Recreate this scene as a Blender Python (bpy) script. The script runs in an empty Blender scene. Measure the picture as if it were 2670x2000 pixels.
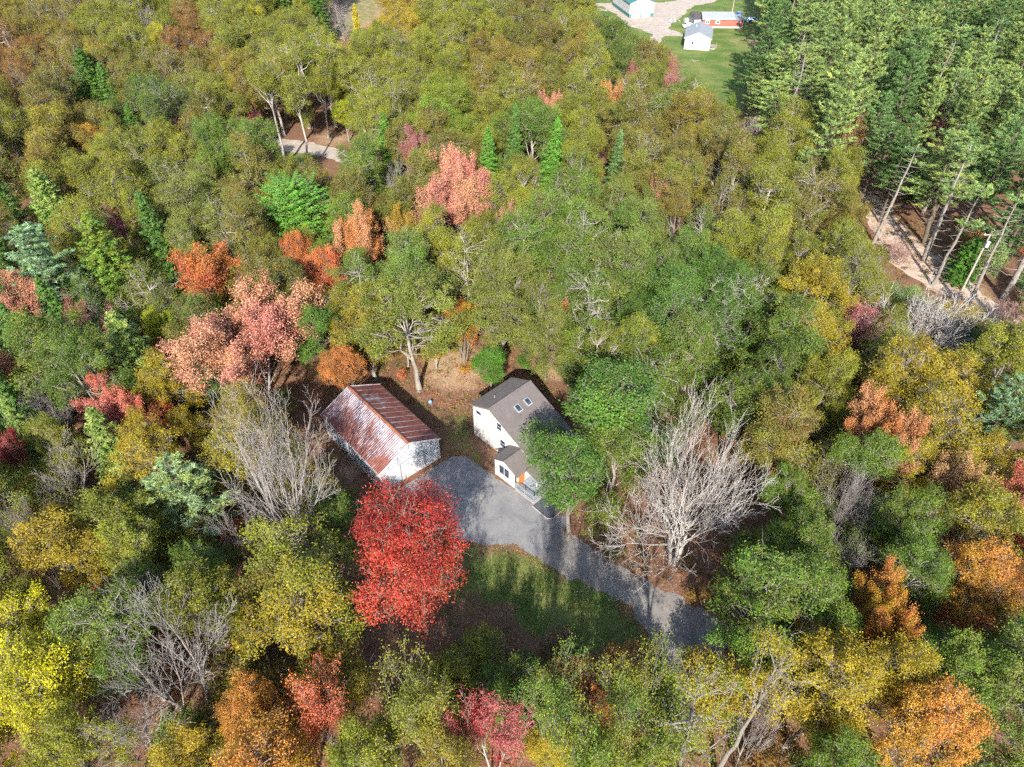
import bpy, bmesh, math, random
import numpy as np
from mathutils import Vector, Matrix

# ------------------------------------------------------------------ camera, sky, sun, exposure
SC = bpy.context.scene
COL = SC.collection
CAM_H = 60.0
PITCH = math.radians(41.0)            # degrees below the horizon
FPX = 1781.0                          # focal length in pixels of the 2670 px wide photograph
cam_data = bpy.data.cameras.new("camera")
cam_data.sensor_width = 36.0
cam_data.lens = 36.0 * FPX / 2670.0
cam_data.clip_start = 0.5
cam_data.clip_end = 6000.0
cam = bpy.data.objects.new("camera", cam_data)
cam.location = (0, 0, CAM_H)
cam.rotation_euler = (math.pi / 2 - PITCH, 0, 0)
COL.objects.link(cam)
SC.camera = cam

SUN_EL = math.radians(33.0)
SUN_AZ = math.radians(4.7)            # shadows fall this far to the right of straight ahead
world = bpy.data.worlds.new("World")
SC.world = world
world.use_nodes = True
wn = world.node_tree
wn.nodes.clear()
sky = wn.nodes.new("ShaderNodeTexSky")
sky.sky_type = 'NISHITA'
sky.sun_disc = False
sky.sun_elevation = SUN_EL
sky.sun_rotation = math.pi + SUN_AZ
bg = wn.nodes.new("ShaderNodeBackground")
bg.inputs[1].default_value = 0.15
wo = wn.nodes.new("ShaderNodeOutputWorld")
wn.links.new(sky.outputs[0], bg.inputs[0])
wn.links.new(bg.outputs[0], wo.inputs[0])
sun_data = bpy.data.lights.new("sun", 'SUN')
sun_data.energy = 5.0
sun_data.angle = math.radians(0.53)
sun_data.color = (1.0, 0.94, 0.85)
sun = bpy.data.objects.new("sun", sun_data)
ldir = Vector((math.sin(SUN_AZ) * math.cos(SUN_EL), math.cos(SUN_AZ) * math.cos(SUN_EL), -math.sin(SUN_EL)))
sun.rotation_euler = ldir.to_track_quat('-Z', 'Y').to_euler()
sun.location = (0, -40, 90)
COL.objects.link(sun)
SC.view_settings.view_transform = 'Standard'
SC.view_settings.look = 'None'
SC.view_settings.exposure = 1.22
SC.view_settings.gamma = 1.0
SC.cycles.max_bounces = 2
SC.cycles.diffuse_bounces = 2
SC.cycles.glossy_bounces = 1
SC.cycles.transmission_bounces = 2
SC.cycles.use_adaptive_sampling = True
SC.cycles.adaptive_threshold = 0.07
SC.cycles.adaptive_min_samples = 40
SC.cycles.use_denoising = False

# ------------------------------------------------------------------ helpers
S = 2670.0 / 2212.0                   # survey points were read off a 2212 px wide view
CP, SP = math.cos(PITCH), math.sin(PITCH)


def ground(dx, dy, z=0.0):
    """survey point -> place in the world at height z"""
    x = (dx * S - 1335.0) / FPX
    y = -(dy * S - 1000.0) / FPX
    d = (x, CP + y * SP, -SP + y * CP)
    t = (z - CAM_H) / d[2]
    return Vector((d[0] * t, d[1] * t, z))


def survey(p):
    vx, vy, vz = p[0], p[1], p[2] - CAM_H
    f = vy * CP - vz * SP
    u = vy * SP + vz * CP
    return ((1335.0 + FPX * vx / f) / S, (1000.0 - FPX * u / f) / S, f)


def lin(c):
    return tuple(((v / 255.0) / 12.92 if v <= 10 else (((v / 255.0) + 0.055) / 1.055) ** 2.4) for v in c)


def link(o):
    COL.objects.link(o)
    return o


def tag(o, label=None, category=None, group=None, kind=None):
    if label:
        o["label"] = label
    if category:
        o["category"] = category
    if group:
        o["group"] = group
    if kind:
        o["kind"] = kind
    return o


def empty(name, loc, rz=0.0):
    o = bpy.data.objects.new(name, None)
    o.empty_display_size = 0.3
    o.location = loc
    o.rotation_euler = (0, 0, rz)
    return link(o)


def mesh_np(name, V, faces, mat=None, smooth=False, face_attr=None, attr_name="lv"):
    """faces: list of (n,k) int arrays"""
    me = bpy.data.meshes.new(name)
    V = np.asarray(V, dtype=np.float32)
    me.vertices.add(len(V))
    me.vertices.foreach_set("co", V.ravel())
    loops = np.concatenate([f.ravel() for f in faces]).astype(np.int32)
    counts = np.concatenate([np.full(len(f), f.shape[1], dtype=np.int32) for f in faces])
    starts = np.concatenate([[0], np.cumsum(counts)[:-1]]).astype(np.int32)
    me.loops.add(len(loops))
    me.loops.foreach_set("vertex_index", loops)
    me.polygons.add(len(counts))
    me.polygons.foreach_set("loop_start", starts)
    me.polygons.foreach_set("loop_total", counts)
    me.polygons.foreach_set("use_smooth", np.full(len(counts), bool(smooth)))
    if face_attr is not None:
        a = me.attributes.new(attr_name, 'FLOAT_COLOR', 'FACE')
        fa = np.ones((len(counts), 4), dtype=np.float32)
        fa[:, :3] = face_attr
        a.data.foreach_set("color", fa.ravel())
    me.update(calc_edges=True)
    if mat:
        me.materials.append(mat)
    return me


def obj(name, me, parent=None, loc=None, rot=None, scale=None):
    o = bpy.data.objects.new(name, me)
    if parent:
        o.parent = parent
    if loc is not None:
        o.location = loc
    if rot is not None:
        o.rotation_euler = rot
    if scale is not None:
        o.scale = scale
    return link(o)


# ------------------------------------------------------------------ materials
def new_mat(name):
    m = bpy.data.materials.new(name)
    m.use_nodes = True
    nt = m.node_tree
    b = nt.nodes["Principled BSDF"]
    b.inputs["Roughness"].default_value = 0.8
    b.inputs["Specular IOR Level"].default_value = 0.25
    return m, nt, b


def node(nt, t, **kw):
    n = nt.nodes.new(t)
    for k, v in kw.items():
        setattr(n, k, v)
    return n


def noise(nt, vec, scale, detail=4.0, rough=0.6, dist=0.0):
    n = node(nt, "ShaderNodeTexNoise")
    n.inputs["Scale"].default_value = scale
    n.inputs["Detail"].default_value = detail
    n.inputs["Roughness"].default_value = rough
    n.inputs["Distortion"].default_value = dist
    if vec is not None:
        nt.links.new(vec, n.inputs["Vector"])
    return n.outputs["Fac"]


def ramp(nt, fac, stops):
    r = node(nt, "ShaderNodeValToRGB")
    e = r.color_ramp.elements
    while len(e) < len(stops):
        e.new(0.5)
    for i, (p, c) in enumerate(stops):
        e[i].position = p
        e[i].color = (c[0], c[1], c[2], 1.0) if not isinstance(c, (int, float)) else (c, c, c, 1.0)
    nt.links.new(fac, r.inputs[0])
    return r.outputs[0]


def mixc(nt, fac, a, b, blend='MIX'):
    m = node(nt, "ShaderNodeMix", data_type='RGBA', blend_type=blend)
    for sock, v in ((m.inputs[0], fac), (m.inputs[6], a), (m.inputs[7], b)):
        if isinstance(v, (int, float)):
            sock.default_value = v
        elif isinstance(v, tuple):
            sock.default_value = (v[0], v[1], v[2], 1.0)
        else:
            nt.links.new(v, sock)
    return m.outputs[2]


def math_n(nt, op, a, b=None):
    m = node(nt, "ShaderNodeMath", operation=op)
    for i, v in enumerate((a, b)):
        if v is None:
            continue
        if isinstance(v, (int, float)):
            m.inputs[i].default_value = v
        else:
            nt.links.new(v, m.inputs[i])
    return m.outputs[0]


def objcoord(nt, scale=None):
    t = node(nt, "ShaderNodeTexCoord")
    v = t.outputs["Object"]
    if scale:
        mp = node(nt, "ShaderNodeMapping")
        mp.inputs["Scale"].default_value = scale
        nt.links.new(v, mp.inputs["Vector"])
        v = mp.outputs[0]
    return v


def worldpos(nt):
    return node(nt, "ShaderNodeNewGeometry").outputs["Position"]


def bump(nt, bsdf, h, strength=0.3, dist=0.02):
    b = node(nt, "ShaderNodeBump")
    b.inputs["Strength"].default_value = strength
    b.inputs["Distance"].default_value = dist
    nt.links.new(h, b.inputs["Height"])
    nt.links.new(b.outputs[0], bsdf.inputs["Normal"])


def leaf_material(name, translucent=0.25, rough=0.45, spec=0.32, gain=1.0):
    m, nt, b = new_mat(name)
    oi = node(nt, "ShaderNodeObjectInfo")
    t2 = node(nt, "ShaderNodeAttribute", attribute_type='OBJECT', attribute_name="tint")
    lv = node(nt, "ShaderNodeAttribute", attribute_type='GEOMETRY', attribute_name="lv")
    sep = node(nt, "ShaderNodeSeparateColor")
    nt.links.new(lv.outputs["Color"], sep.inputs[0])
    f = math_n(nt, 'ADD', math_n(nt, 'MULTIPLY', sep.outputs[0], 1.0), math_n(nt, 'MULTIPLY', sep.outputs[1], 0.7))
    f = math_n(nt, 'SUBTRACT', f, 0.38)
    c = mixc(nt, f, oi.outputs["Color"], t2.outputs["Vector"])
    dry = ramp(nt, math_n(nt, 'FRACT', math_n(nt, 'MULTIPLY', sep.outputs[1], 7.31)), [(0.87, 0.0), (0.90, 0.5)])
    c = mixc(nt, dry, c, (0.21, 0.125, 0.055))
    hv = node(nt, "ShaderNodeHueSaturation")
    hv.inputs["Saturation"].default_value = 1.06
    nt.links.new(c, hv.inputs["Color"])
    nt.links.new(math_n(nt, 'ADD', math_n(nt, 'MULTIPLY', sep.outputs[2], 1.25), 0.42 * gain), hv.inputs["Value"])
    c = hv.outputs[0]
    nt.links.new(c, b.inputs["Base Color"])
    b.inputs["Roughness"].default_value = rough
    b.inputs["Specular IOR Level"].default_value = spec
    tr = node(nt, "ShaderNodeBsdfTranslucent")
    nt.links.new(c, tr.inputs[0])
    mx = node(nt, "ShaderNodeMixShader")
    mx.inputs[0].default_value = translucent
    nt.links.new(b.outputs[0], mx.inputs[1])
    nt.links.new(tr.outputs[0], mx.inputs[2])
    nt.links.new(mx.outputs[0], nt.nodes["Material Output"].inputs[0])
    return m


def bark_material():
    m, nt, b = new_mat("bark")
    oi = node(nt, "ShaderNodeObjectInfo")
    n = noise(nt, objcoord(nt, (5, 5, 1.2)), 2.0, 5, 0.65)
    k = ramp(nt, n, [(0.3, 0.55), (0.7, 1.15)])
    nt.links.new(mixc(nt, 1.0, oi.outputs["Color"], k, 'MULTIPLY'), b.inputs["Base Color"])
    b.inputs["Roughness"].default_value = 0.9
    bump(nt, b, n, 0.5, 0.03)
    return m


def plain(name, c, rough=0.6, var=0.15, scale=3.0, spec=0.3, metallic=0.0, dirt=None):
    m, nt, b = new_mat(name)
    n = noise(nt, worldpos(nt), scale, 5, 0.65)
    lo = tuple(v * (1 - var) for v in c)
    hi = tuple(min(1, v * (1 + var)) for v in c)
    col = ramp(nt, n, [(0.3, lo), (0.7, hi)])
    if dirt:
        n2 = noise(nt, worldpos(nt), scale * 0.35, 6, 0.7)
        col = mixc(nt, ramp(nt, n2, [(0.52, 0.0), (0.72, 0.7)]), col, dirt)
    nt.links.new(col, b.inputs["Base Color"])
    b.inputs["Roughness"].default_value = rough
    b.inputs["Specular IOR Level"].default_value = spec
    b.inputs["Metallic"].default_value = metallic
    return m


def glass_material():
    m, nt, b = new_mat("window_glass")
    n = noise(nt, objcoord(nt), 1.3, 2)
    nt.links.new(ramp(nt, n, [(0.3, (0.015, 0.02, 0.03)), (0.7, (0.05, 0.07, 0.10))]), b.inputs["Base Color"])
    b.inputs["Roughness"].default_value = 0.12
    b.inputs["Specular IOR Level"].default_value = 0.4
    return m


def rust_roof_material():
    m, nt, b = new_mat("rusty_corrugated_metal")
    P = objcoord(nt)                                     # x across the sheet run, y down the slope
    oi = node(nt, "ShaderNodeObjectInfo")
    wp = worldpos(nt)
    big = noise(nt, wp, 0.42, 4, 0.6)
    mp = node(nt, "ShaderNodeMapping")
    mp.inputs["Scale"].default_value = (9.0, 0.55, 1.0)
    nt.links.new(P, mp.inputs["Vector"])
    # offset by the sheet's own random number so that no two sheets weather alike
    add = node(nt, "ShaderNodeVectorMath", operation='ADD')
    cmb = node(nt, "ShaderNodeCombineXYZ")
    nt.links.new(math_n(nt, 'MULTIPLY', oi.outputs["Random"], 40.0), cmb.inputs[0])
    nt.links.new(math_n(nt, 'MULTIPLY', oi.outputs["Random"], 17.0), cmb.inputs[1])
    nt.links.new(mp.outputs[0], add.inputs[0])
    nt.links.new(cmb.outputs[0], add.inputs[1])
    streak = noise(nt, add.outputs[0], 1.0, 5, 0.65)
    sx = node(nt, "ShaderNodeSeparateXYZ")
    nt.links.new(P, sx.inputs[0])
    down = math_n(nt, 'MULTIPLY', sx.outputs[1], 0.085)   # rust gathers towards the eave
    f = math_n(nt, 'ADD', math_n(nt, 'ADD', math_n(nt, 'MULTIPLY', big, 1.0), math_n(nt, 'MULTIPLY', streak, 0.8)), down)
    f = math_n(nt, 'ADD', f, math_n(nt, 'MULTIPLY', sx.outputs[2], -7.0))      # rust sits in the valleys
    f = math_n(nt, 'ADD', f, math_n(nt, 'MULTIPLY', oi.outputs["Color"], 0.55))
    edge = ramp(nt, math_n(nt, 'ABSOLUTE', math_n(nt, 'SUBTRACT', sx.outputs[0], 0.55)), [(0.38, 0.0), (0.48, 0.8)])
    f = math_n(nt, 'SUBTRACT', f, math_n(nt, 'MULTIPLY', edge, oi.outputs["Color"]))
    zinc = ramp(nt, noise(nt, wp, 2.2, 4), [(0.3, (0.29, 0.28, 0.32)), (0.7, (0.50, 0.49, 0.53))])
    rust = ramp(nt, noise(nt, wp, 1.6, 5, 0.7), [(0.25, (0.085, 0.034, 0.036)), (0.55, (0.19, 0.072, 0.055)), (0.8, (0.29, 0.14, 0.095))])
    c = mixc(nt, ramp(nt, math_n(nt, 'MULTIPLY', f, 0.75), [(0.71, 0.0), (0.80, 1.0)]), zinc, rust)
    nt.links.new(c, b.inputs["Base Color"])
    b.inputs["Roughness"].default_value = 0.55
    b.inputs["Metallic"].default_value = 0.15
    return m


LEAF = leaf_material("leaf")
NEEDLE = leaf_material("needle", 0.10, 0.5, 0.35)
BARK = bark_material()
GLASS = glass_material()
WHITE = plain("white_painted_metal", (0.41, 0.43, 0.47), 0.5, 0.14, 2.5, dirt=(0.26, 0.28, 0.31))
WHITE_TRIM = plain("white_trim", (0.47, 0.48, 0.50), 0.5, 0.05)
CREAM = plain("cream_siding", (0.42, 0.41, 0.385), 0.7, 0.06, 1.5)
BROWN_ROOF = plain("brown_metal_roof", (0.150, 0.130, 0.122), 0.6, 0.12, 1.2, 0.4, 0.2)
DARK_TRIM = plain("dark_trim", (0.05, 0.05, 0.055), 0.6)
RUST_CAP = plain("rusty_ridge_cap", (0.22, 0.085, 0.05), 0.75, 0.45, 5.0)
GREY_ROOF = plain("grey_shingle_roof", (0.23, 0.25, 0.27), 0.85, 0.15, 2.0)
TEAL = plain("teal_green_metal", (0.035, 0.16, 0.15), 0.5, 0.1)
RED_WALL = plain("red_painted_boards", (0.42, 0.10, 0.07), 0.7, 0.2, 1.0, dirt=(0.45, 0.2, 0.14))
WOOD_GREY = plain("weathered_wood", (0.30, 0.27, 0.25), 0.85, 0.2, 6.0)
DECK = plain("deck_board", (0.24, 0.27, 0.31), 0.7, 0.15, 4.0)
ORANGE_WOOD = plain("orange_stained_wood", (0.45, 0.16, 0.04), 0.6, 0.2, 5.0)
TYRE = plain("tyre_rubber", (0.02, 0.02, 0.02), 0.9)
CAR_WHITE = plain("car_paint_white", (0.75, 0.76, 0.80), 0.25, 0.02, 1.0, 0.6)
CAR_BLUE = plain("car_paint_blue", (0.06, 0.14, 0.36), 0.25, 0.02, 1.0, 0.6)
CONCRETE = plain("concrete", (0.34, 0.32, 0.30), 0.9, 0.2, 3.0)
POLE_WOOD = plain("pole_wood", (0.36, 0.31, 0.27), 0.9, 0.2, 6.0)
STRIPE_DARK = plain("dark_tarpaulin", (0.05, 0.045, 0.05), 0.6)
GREEN_PLASTIC = plain("green_plastic", (0.03, 0.32, 0.08), 0.4)
STEEL = plain("grey_metal", (0.40, 0.41, 0.42), 0.45, 0.1, 3.0, 0.5, 0.4)
BLUE_METAL = plain("blue_grey_metal", (0.16, 0.24, 0.34), 0.4, 0.1)
RUST = rust_roof_material()


# ------------------------------------------------------------------ solid helpers
def box_me(name, sx, sy, sz, mat, bevel=0.0, oz=None):
    bm = bmesh.new()
    bmesh.ops.create_cube(bm, size=1.0)
    for v in bm.verts:
        v.co.x *= sx
        v.co.y *= sy
        v.co.z *= sz
        if oz is not None:
            v.co.z += oz
    if bevel:
        bmesh.ops.bevel(bm, geom=list(bm.edges), offset=bevel, segments=2, affect='EDGES')
    me = bpy.data.meshes.new(name)
    bm.to_mesh(me)
    bm.free()
    me.materials.append(mat)
    return me


def box(name, parent, c, s, mat, rot=None, bevel=0.0):
    return obj(name, box_me(name, s[0], s[1], s[2], mat, bevel), parent, c, rot)


def prism_me(name, outline, axis, a0, a1, mat):
    """outline: list of 2-D points; axis 'x' : (y,z) swept along x ; 'y' : (x,z) swept along y ; 'z' : (x,y)"""
    n = len(outline)
    V = []
    for a in (a0, a1):
        for p in outline:
            V.append((a, p[0], p[1]) if axis == 'x' else (p[0], a, p[1]) if axis == 'y' else (p[0], p[1], a))
    bm = bmesh.new()
    vs = [bm.verts.new(v) for v in V]
    bm.faces.new(vs[:n])
    bm.faces.new(vs[n:][::-1])
    for i in range(n):
        j = (i + 1) % n
        bm.faces.new((vs[i], vs[n + i], vs[n + j], vs[j]))
    bmesh.ops.recalc_face_normals(bm, faces=bm.faces)
    me = bpy.data.meshes.new(name)
    bm.to_mesh(me)
    bm.free()
    me.materials.append(mat)
    return me


def tubes(segs, sides=5):
    """segs: array (n,8): p0 xyz, p1 xyz, r0, r1 -> verts, quads"""
    segs = np.asarray(segs, dtype=float)
    p0, p1, r0, r1 = segs[:, :3], segs[:, 3:6], segs[:, 6], segs[:, 7]
    d = p1 - p0
    d /= np.maximum(np.linalg.norm(d, axis=1, keepdims=True), 1e-9)
    ref = np.where(np.abs(d[:, 2:3]) < 0.9, np.array([[0, 0, 1.0]]), np.array([[1.0, 0, 0]]))
    a = np.cross(d, ref)
    a /= np.linalg.norm(a, axis=1, keepdims=True)
    b = np.cross(d, a)
    ang = np.arange(sides) * 2 * np.pi / sides
    ring = np.cos(ang)[None, :, None] * a[:, None, :] + np.sin(ang)[None, :, None] * b[:, None, :]
    V0 = p0[:, None, :] + ring * r0[:, None, None]
    V1 = p1[:, None, :] + ring * r1[:, None, None]
    V = np.concatenate([V0, V1], axis=1).reshape(-1, 3)
    n = len(segs)
    base = (np.arange(n) * 2 * sides)[:, None]
    i = np.arange(sides)
    j = (i + 1) % sides
    F = np.stack([base + i, base + j, base + sides + j, base + sides + i], axis=2).reshape(-1, 4)
    return V, F


def tube_mesh(name, groups, mat):
    """groups: list of (segs, sides)"""
    Vs, Fs, off = [], [], 0
    for segs, sides in groups:
        if len(segs) == 0:
            continue
        V, F = tubes(segs, sides)
        Vs.append(V)
        Fs.append(F + off)
        off += len(V)
    return mesh_np(name, np.concatenate(Vs), [np.concatenate(Fs)], mat, smooth=True)


def leaf_quads(P, N, L, W, rng, fold=0.25):
    """diamond leaves at P with normal N, length L, width W -> verts, quads"""
    n = len(P)
    N = N / np.maximum(np.linalg.norm(N, axis=1, keepdims=True), 1e-9)
    R = rng.normal(size=(n, 3))
    A = np.cross(N, R)
    A /= np.maximum(np.linalg.norm(A, axis=1, keepdims=True), 1e-9)
    B = np.cross(N, A)
    L = np.broadcast_to(L, (n,))[:, None]
    W = np.broadcast_to(W, (n,))[:, None]
    dn = N * (W * fold)
    v0 = P - A * L * 0.5
    v1 = P + B * W * 0.5 - dn
    v2 = P + A * L * 0.5
    v3 = P - B * W * 0.5 - dn
    V = np.stack([v0, v1, v2, v3], axis=1).reshape(-1, 3)
    F = np.arange(4 * n).reshape(-1, 4)
    return V, F


def blades(P, D, L, W, rng):
    """thin triangles (needles, grass) starting at P along D"""
    n = len(P)
    D = D / np.maximum(np.linalg.norm(D, axis=1, keepdims=True), 1e-9)
    A = np.cross(D, rng.normal(size=(n, 3)))
    A /= np.maximum(np.linalg.norm(A, axis=1, keepdims=True), 1e-9)
    L = np.broadcast_to(L, (n,))[:, None]
    W = np.broadcast_to(W, (n,))[:, None]
    V = np.stack([P - A * W * 0.5, P + A * W * 0.5, P + D * L], axis=1).reshape(-1, 3)
    return V, np.arange(3 * n).reshape(-1, 3)


# ------------------------------------------------------------------ tree prototypes (metres, base at the origin)
def limb_path(rng, p0, p1, n, wob, r0, r1, sag=0.0):
    t = np.linspace(0, 1, n + 1)[:, None]
    P = p0 + (p1 - p0) * t
    ln = np.linalg.norm(p1 - p0)
    w = rng.normal(size=(n + 1, 3)) * wob * ln * np.sin(np.pi * t)
    P = P + w
    P[:, 2] += sag * ln * np.sin(np.pi * t[:, 0])
    r = np.linspace(r0, r1, n + 1)
    return np.concatenate([P[:-1], P[1:], r[:-1, None], r[1:, None]], axis=1), P


def proto_broad(seed, h=16.0, r=4.6, base=0.16, nclump=90, per=380, leaf=0.175, lobes=6, size=1.0, airy=0.0, spray=0.62, puff=0.0, grade=0.0):
    """broadleaf crown: several lobes, each a heap of ragged leaf clumps"""
    rng = np.random.default_rng(seed)
    zlo = h * base
    cz = (zlo + h) * 0.5
    # lobes: one leader, the others round it at staggered heights
    lob = [(np.array([rng.normal() * 0.1 * r, rng.normal() * 0.1 * r, h - 0.30 * (h - zlo)]), 0.58 * r, 0.30 * (h - zlo))]
    for i in range(lobes):
        a = 6.283 * i / lobes + rng.normal() * 0.45
        q = rng.uniform(0.0, 1.0)
        rr = r * rng.uniform(0.28, 0.62)
        dist = max(0.1, (r * rng.uniform(0.78, 1.25) - rr)) * (1.0 - 0.30 * q)
        z = zlo + (h - zlo) * (0.30 + 0.45 * q)
        lob.append((np.array([math.cos(a) * dist, math.sin(a) * dist, z]), rr, rr * rng.uniform(0.85, 1.35) * (h - zlo) / (2.4 * r)))
    lobc = rng.random(len(lob))
    vol = np.array([l[1] ** 2 for l in lob])
    vol /= vol.sum()
    cen = []
    tries = 0
    sep = 0.95 * size
    while len(cen) < nclump and tries < 5000:
        tries += 1
        l = lob[rng.choice(len(lob), p=vol)]
        d = rng.normal(size=3)
        d /= np.linalg.norm(d)
        if d[2] < -0.6:
            d[2] = -d[2]
        k = rng.uniform(0.3, 1.0) ** 0.45
        p = l[0] + d * k * np.array([l[1], l[1], l[2]]) * 0.9
        if p[2] > h - 0.2:
            p[2] = h - rng.uniform(0.2, 0.8)
        if not cen or np.min(np.linalg.norm(np.array(cen) - p, axis=1)) > sep:
            cen.append(p)
    cen = np.array(cen)
    Ps, Ns, At = [], [], []
    for c in cen:
        rc = rng.uniform(0.55, 1.3) * size
        m = int(per * (rc / size) ** 2 * rng.uniform(0.5, 1.15) * (1 - airy * rng.random()))
        d = rng.normal(size=(m, 3))
        d /= np.linalg.norm(d, axis=1, keepdims=True)
        d[:, 2] = np.where((d[:, 2] < -0.1) & (rng.random(m) < 0.6), -d[:, 2], d[:, 2])
        out = c - np.array([0, 0, cz * 0.85])
        out = out / np.linalg.norm(out)
        # sprays: leaves gather along a few shoots that run out of the clump
        ns = 9
        sh = rng.normal(size=(ns, 3)) * 0.75 + out * 0.7 + np.array([0, 0, 0.55])
        sh /= np.linalg.norm(sh, axis=1, keepdims=True)
        w = rng.integers(0, ns, m)
        along = rng.uniform(0.1, 1.25, m) ** 0.8
        P1 = c + sh[w] * (rc * along)[:, None] + rng.normal(size=(m, 3)) * (0.20 * rc)
        P2 = c + d * (rc * rng.uniform(0.25, 1.0, m) ** 0.6)[:, None] * np.array([1.0, 1.0, 0.8])
        P = np.where((rng.random(m) < spray)[:, None], P1, P2)
        N = d * (0.35 + 0.7 * puff) + out * 0.3 + np.array([0, 0, 0.45]) + rng.normal(size=(m, 3)) * 0.6
        li = int(np.argmin([np.linalg.norm((c - l[0]) / np.array([l[1], l[1], l[2]])) for l in lob]))
        cl = np.clip(0.5 * lobc[li] + 0.5 * rng.random(), 0, 1)
        if grade:
            cl = np.clip(grade * (1.15 - 1.2 * (c[2] - zlo) / (h - zlo)) + (1 - grade) * cl, 0, 1)
        vv = rng.random()
        At.append(np.stack([np.clip(cl + rng.normal(size=m) * 0.08, 0, 1), rng.random(m), np.clip(0.45 * vv + 0.55 * rng.random(m), 0, 1)], axis=1))
        Ps.append(P)
        Ns.append(N)
    P = np.concatenate(Ps)
    N = np.concatenate(Ns)
    A = np.concatenate(At)
    V, F = leaf_quads(P, N, rng.uniform(0.6, 1.5, len(P)) * leaf, rng.uniform(0.5, 1.0, len(P)) * leaf * 0.8, rng)
    crown = mesh_np("crown", V, [F], LEAF, face_attr=A)
    # wood
    big, mid, small = [], [], []
    lean = rng.normal(size=3) * 0.25
    lean[2] = 0
    tt = np.array([lean[0], lean[1], h * 0.78])
    r0 = 0.017 * h
    tr, tp = limb_path(rng, np.array([0, 0, -0.3]), tt, 7, 0.012, r0, r0 * 0.25)
    tr[0, 6] = r0 * 1.35
    big.append(tr)
    used = rng.permutation(len(cen))
    nl = min(8, len(cen))
    limbs = []
    for i in range(nl):
        f = max(base, 0.22) * 0.9 + (0.8 - max(base, 0.22) * 0.9) * (i + 0.5) / nl * 0.85
        k = min(int(f / 0.78 * 7), 6)
        s = tp[k] + (tp[k + 1] - tp[k]) * (f / 0.78 * 7 - k)
        c = cen[used[i]]
        e = s + (np.array([c[0], c[1], max(c[2], s[2] + 1.0)]) - s) * 0.72
        sg, pts = limb_path(rng, s, e, 4, 0.05, r0 * 0.45, r0 * 0.16, 0.06)
        mid.append(sg)
        limbs.append(pts)
    allp = np.concatenate([p[1:] for p in limbs] + [tp[3:]])
    for c in cen:
        dd = np.linalg.norm(allp - c, axis=1) + np.maximum(0, allp[:, 2] - c[2]) * 1.5
        s = allp[np.argmin(dd)]
        sg, pts = limb_path(rng, s, c + rng.normal(size=3) * 0.2, 3, 0.06, r0 * 0.17, 0.03, 0.05)
        small.append(sg)
        for _ in range(3):
            q = pts[-1]
            e = q + (rng.normal(size=3) * 0.5 + np.array([0, 0, 0.45])) * size
            small.append(limb_path(rng, q, e, 2, 0.1, 0.018, 0.008)[0])
        for _ in range(4):
            q = pts[rng.integers(1, 4)]
            e = q + (c - q) * 0.4 + (rng.normal(size=3) * 0.42 + np.array([0, 0, 0.15])) * size
            small.append(limb_path(rng, q, e, 2, 0.06, 0.03, 0.014)[0])
    wood = tube_mesh("trunk", [(np.concatenate(big), 8), (np.concatenate(mid), 6), (np.concatenate(small), 3)], BARK)
    return dict(trunk=wood, crown=crown, h=h, r=r)


def grow(rng, p, d, ln, r, level, maxlev, out, tips, prm):
    """recursive limb: appends segments per level, records tip places"""
    n = prm["n"][level]
    wob = prm["wob"][level]
    up = prm["up"][level]
    pts = [p]
    dirs = [d]
    for i in range(n):
        d = d + rng.normal(size=3) * wob + np.array([0, 0, up])
        d = d / np.linalg.norm(d)
        p = p + d * (ln / n)
        pts.append(p)
        dirs.append(d)
    r1 = max(r * prm["taper"][level], prm["rmin"])
    rr = np.linspace(r, r1, n + 1)
    for i in range(n):
        out[level].append(np.concatenate([pts[i], pts[i + 1], [rr[i], rr[i + 1]]]))
    if level == maxlev:
        tips.append((pts[-1], d))
        tips.append((pts[-2], d))
        return
    if level == maxlev - 1:
        tips.append((pts[-1], d))
    k = prm["kids"][level]
    k = int(rng.integers(max(1, k - 1), k + 2))
    ph = rng.uniform(0, 6.28)
    for c in range(k):
        t = prm["from"][level] + (1 - prm["from"][level]) * (c + rng.uniform(0.1, 0.9)) / k
        f = t * n
        i = min(int(f), n - 1)
        q = pts[i] + (pts[i + 1] - pts[i]) * (f - i)
        dd = dirs[i + 1]
        ref = np.array([0, 0, 1.0]) if abs(dd[2]) < 0.95 else np.array([1.0, 0, 0])
        a = np.cross(dd, ref)
        a /= np.linalg.norm(a)
        b = np.cross(dd, a)
        ph += 2.4 + rng.normal() * 0.4
        ang = prm["ang"][level] * rng.uniform(0.7, 1.25)
        nd = dd * math.cos(ang) + (a * math.cos(ph) + b * math.sin(ph)) * math.sin(ang)
        grow(rng, q, nd, ln * prm["len"][level] * rng.uniform(0.7, 1.25) * (1.15 - 0.45 * t), max(rr[i] * prm["thin"][level], prm["rmin"]), level + 1, maxlev, out, tips, prm)


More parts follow.
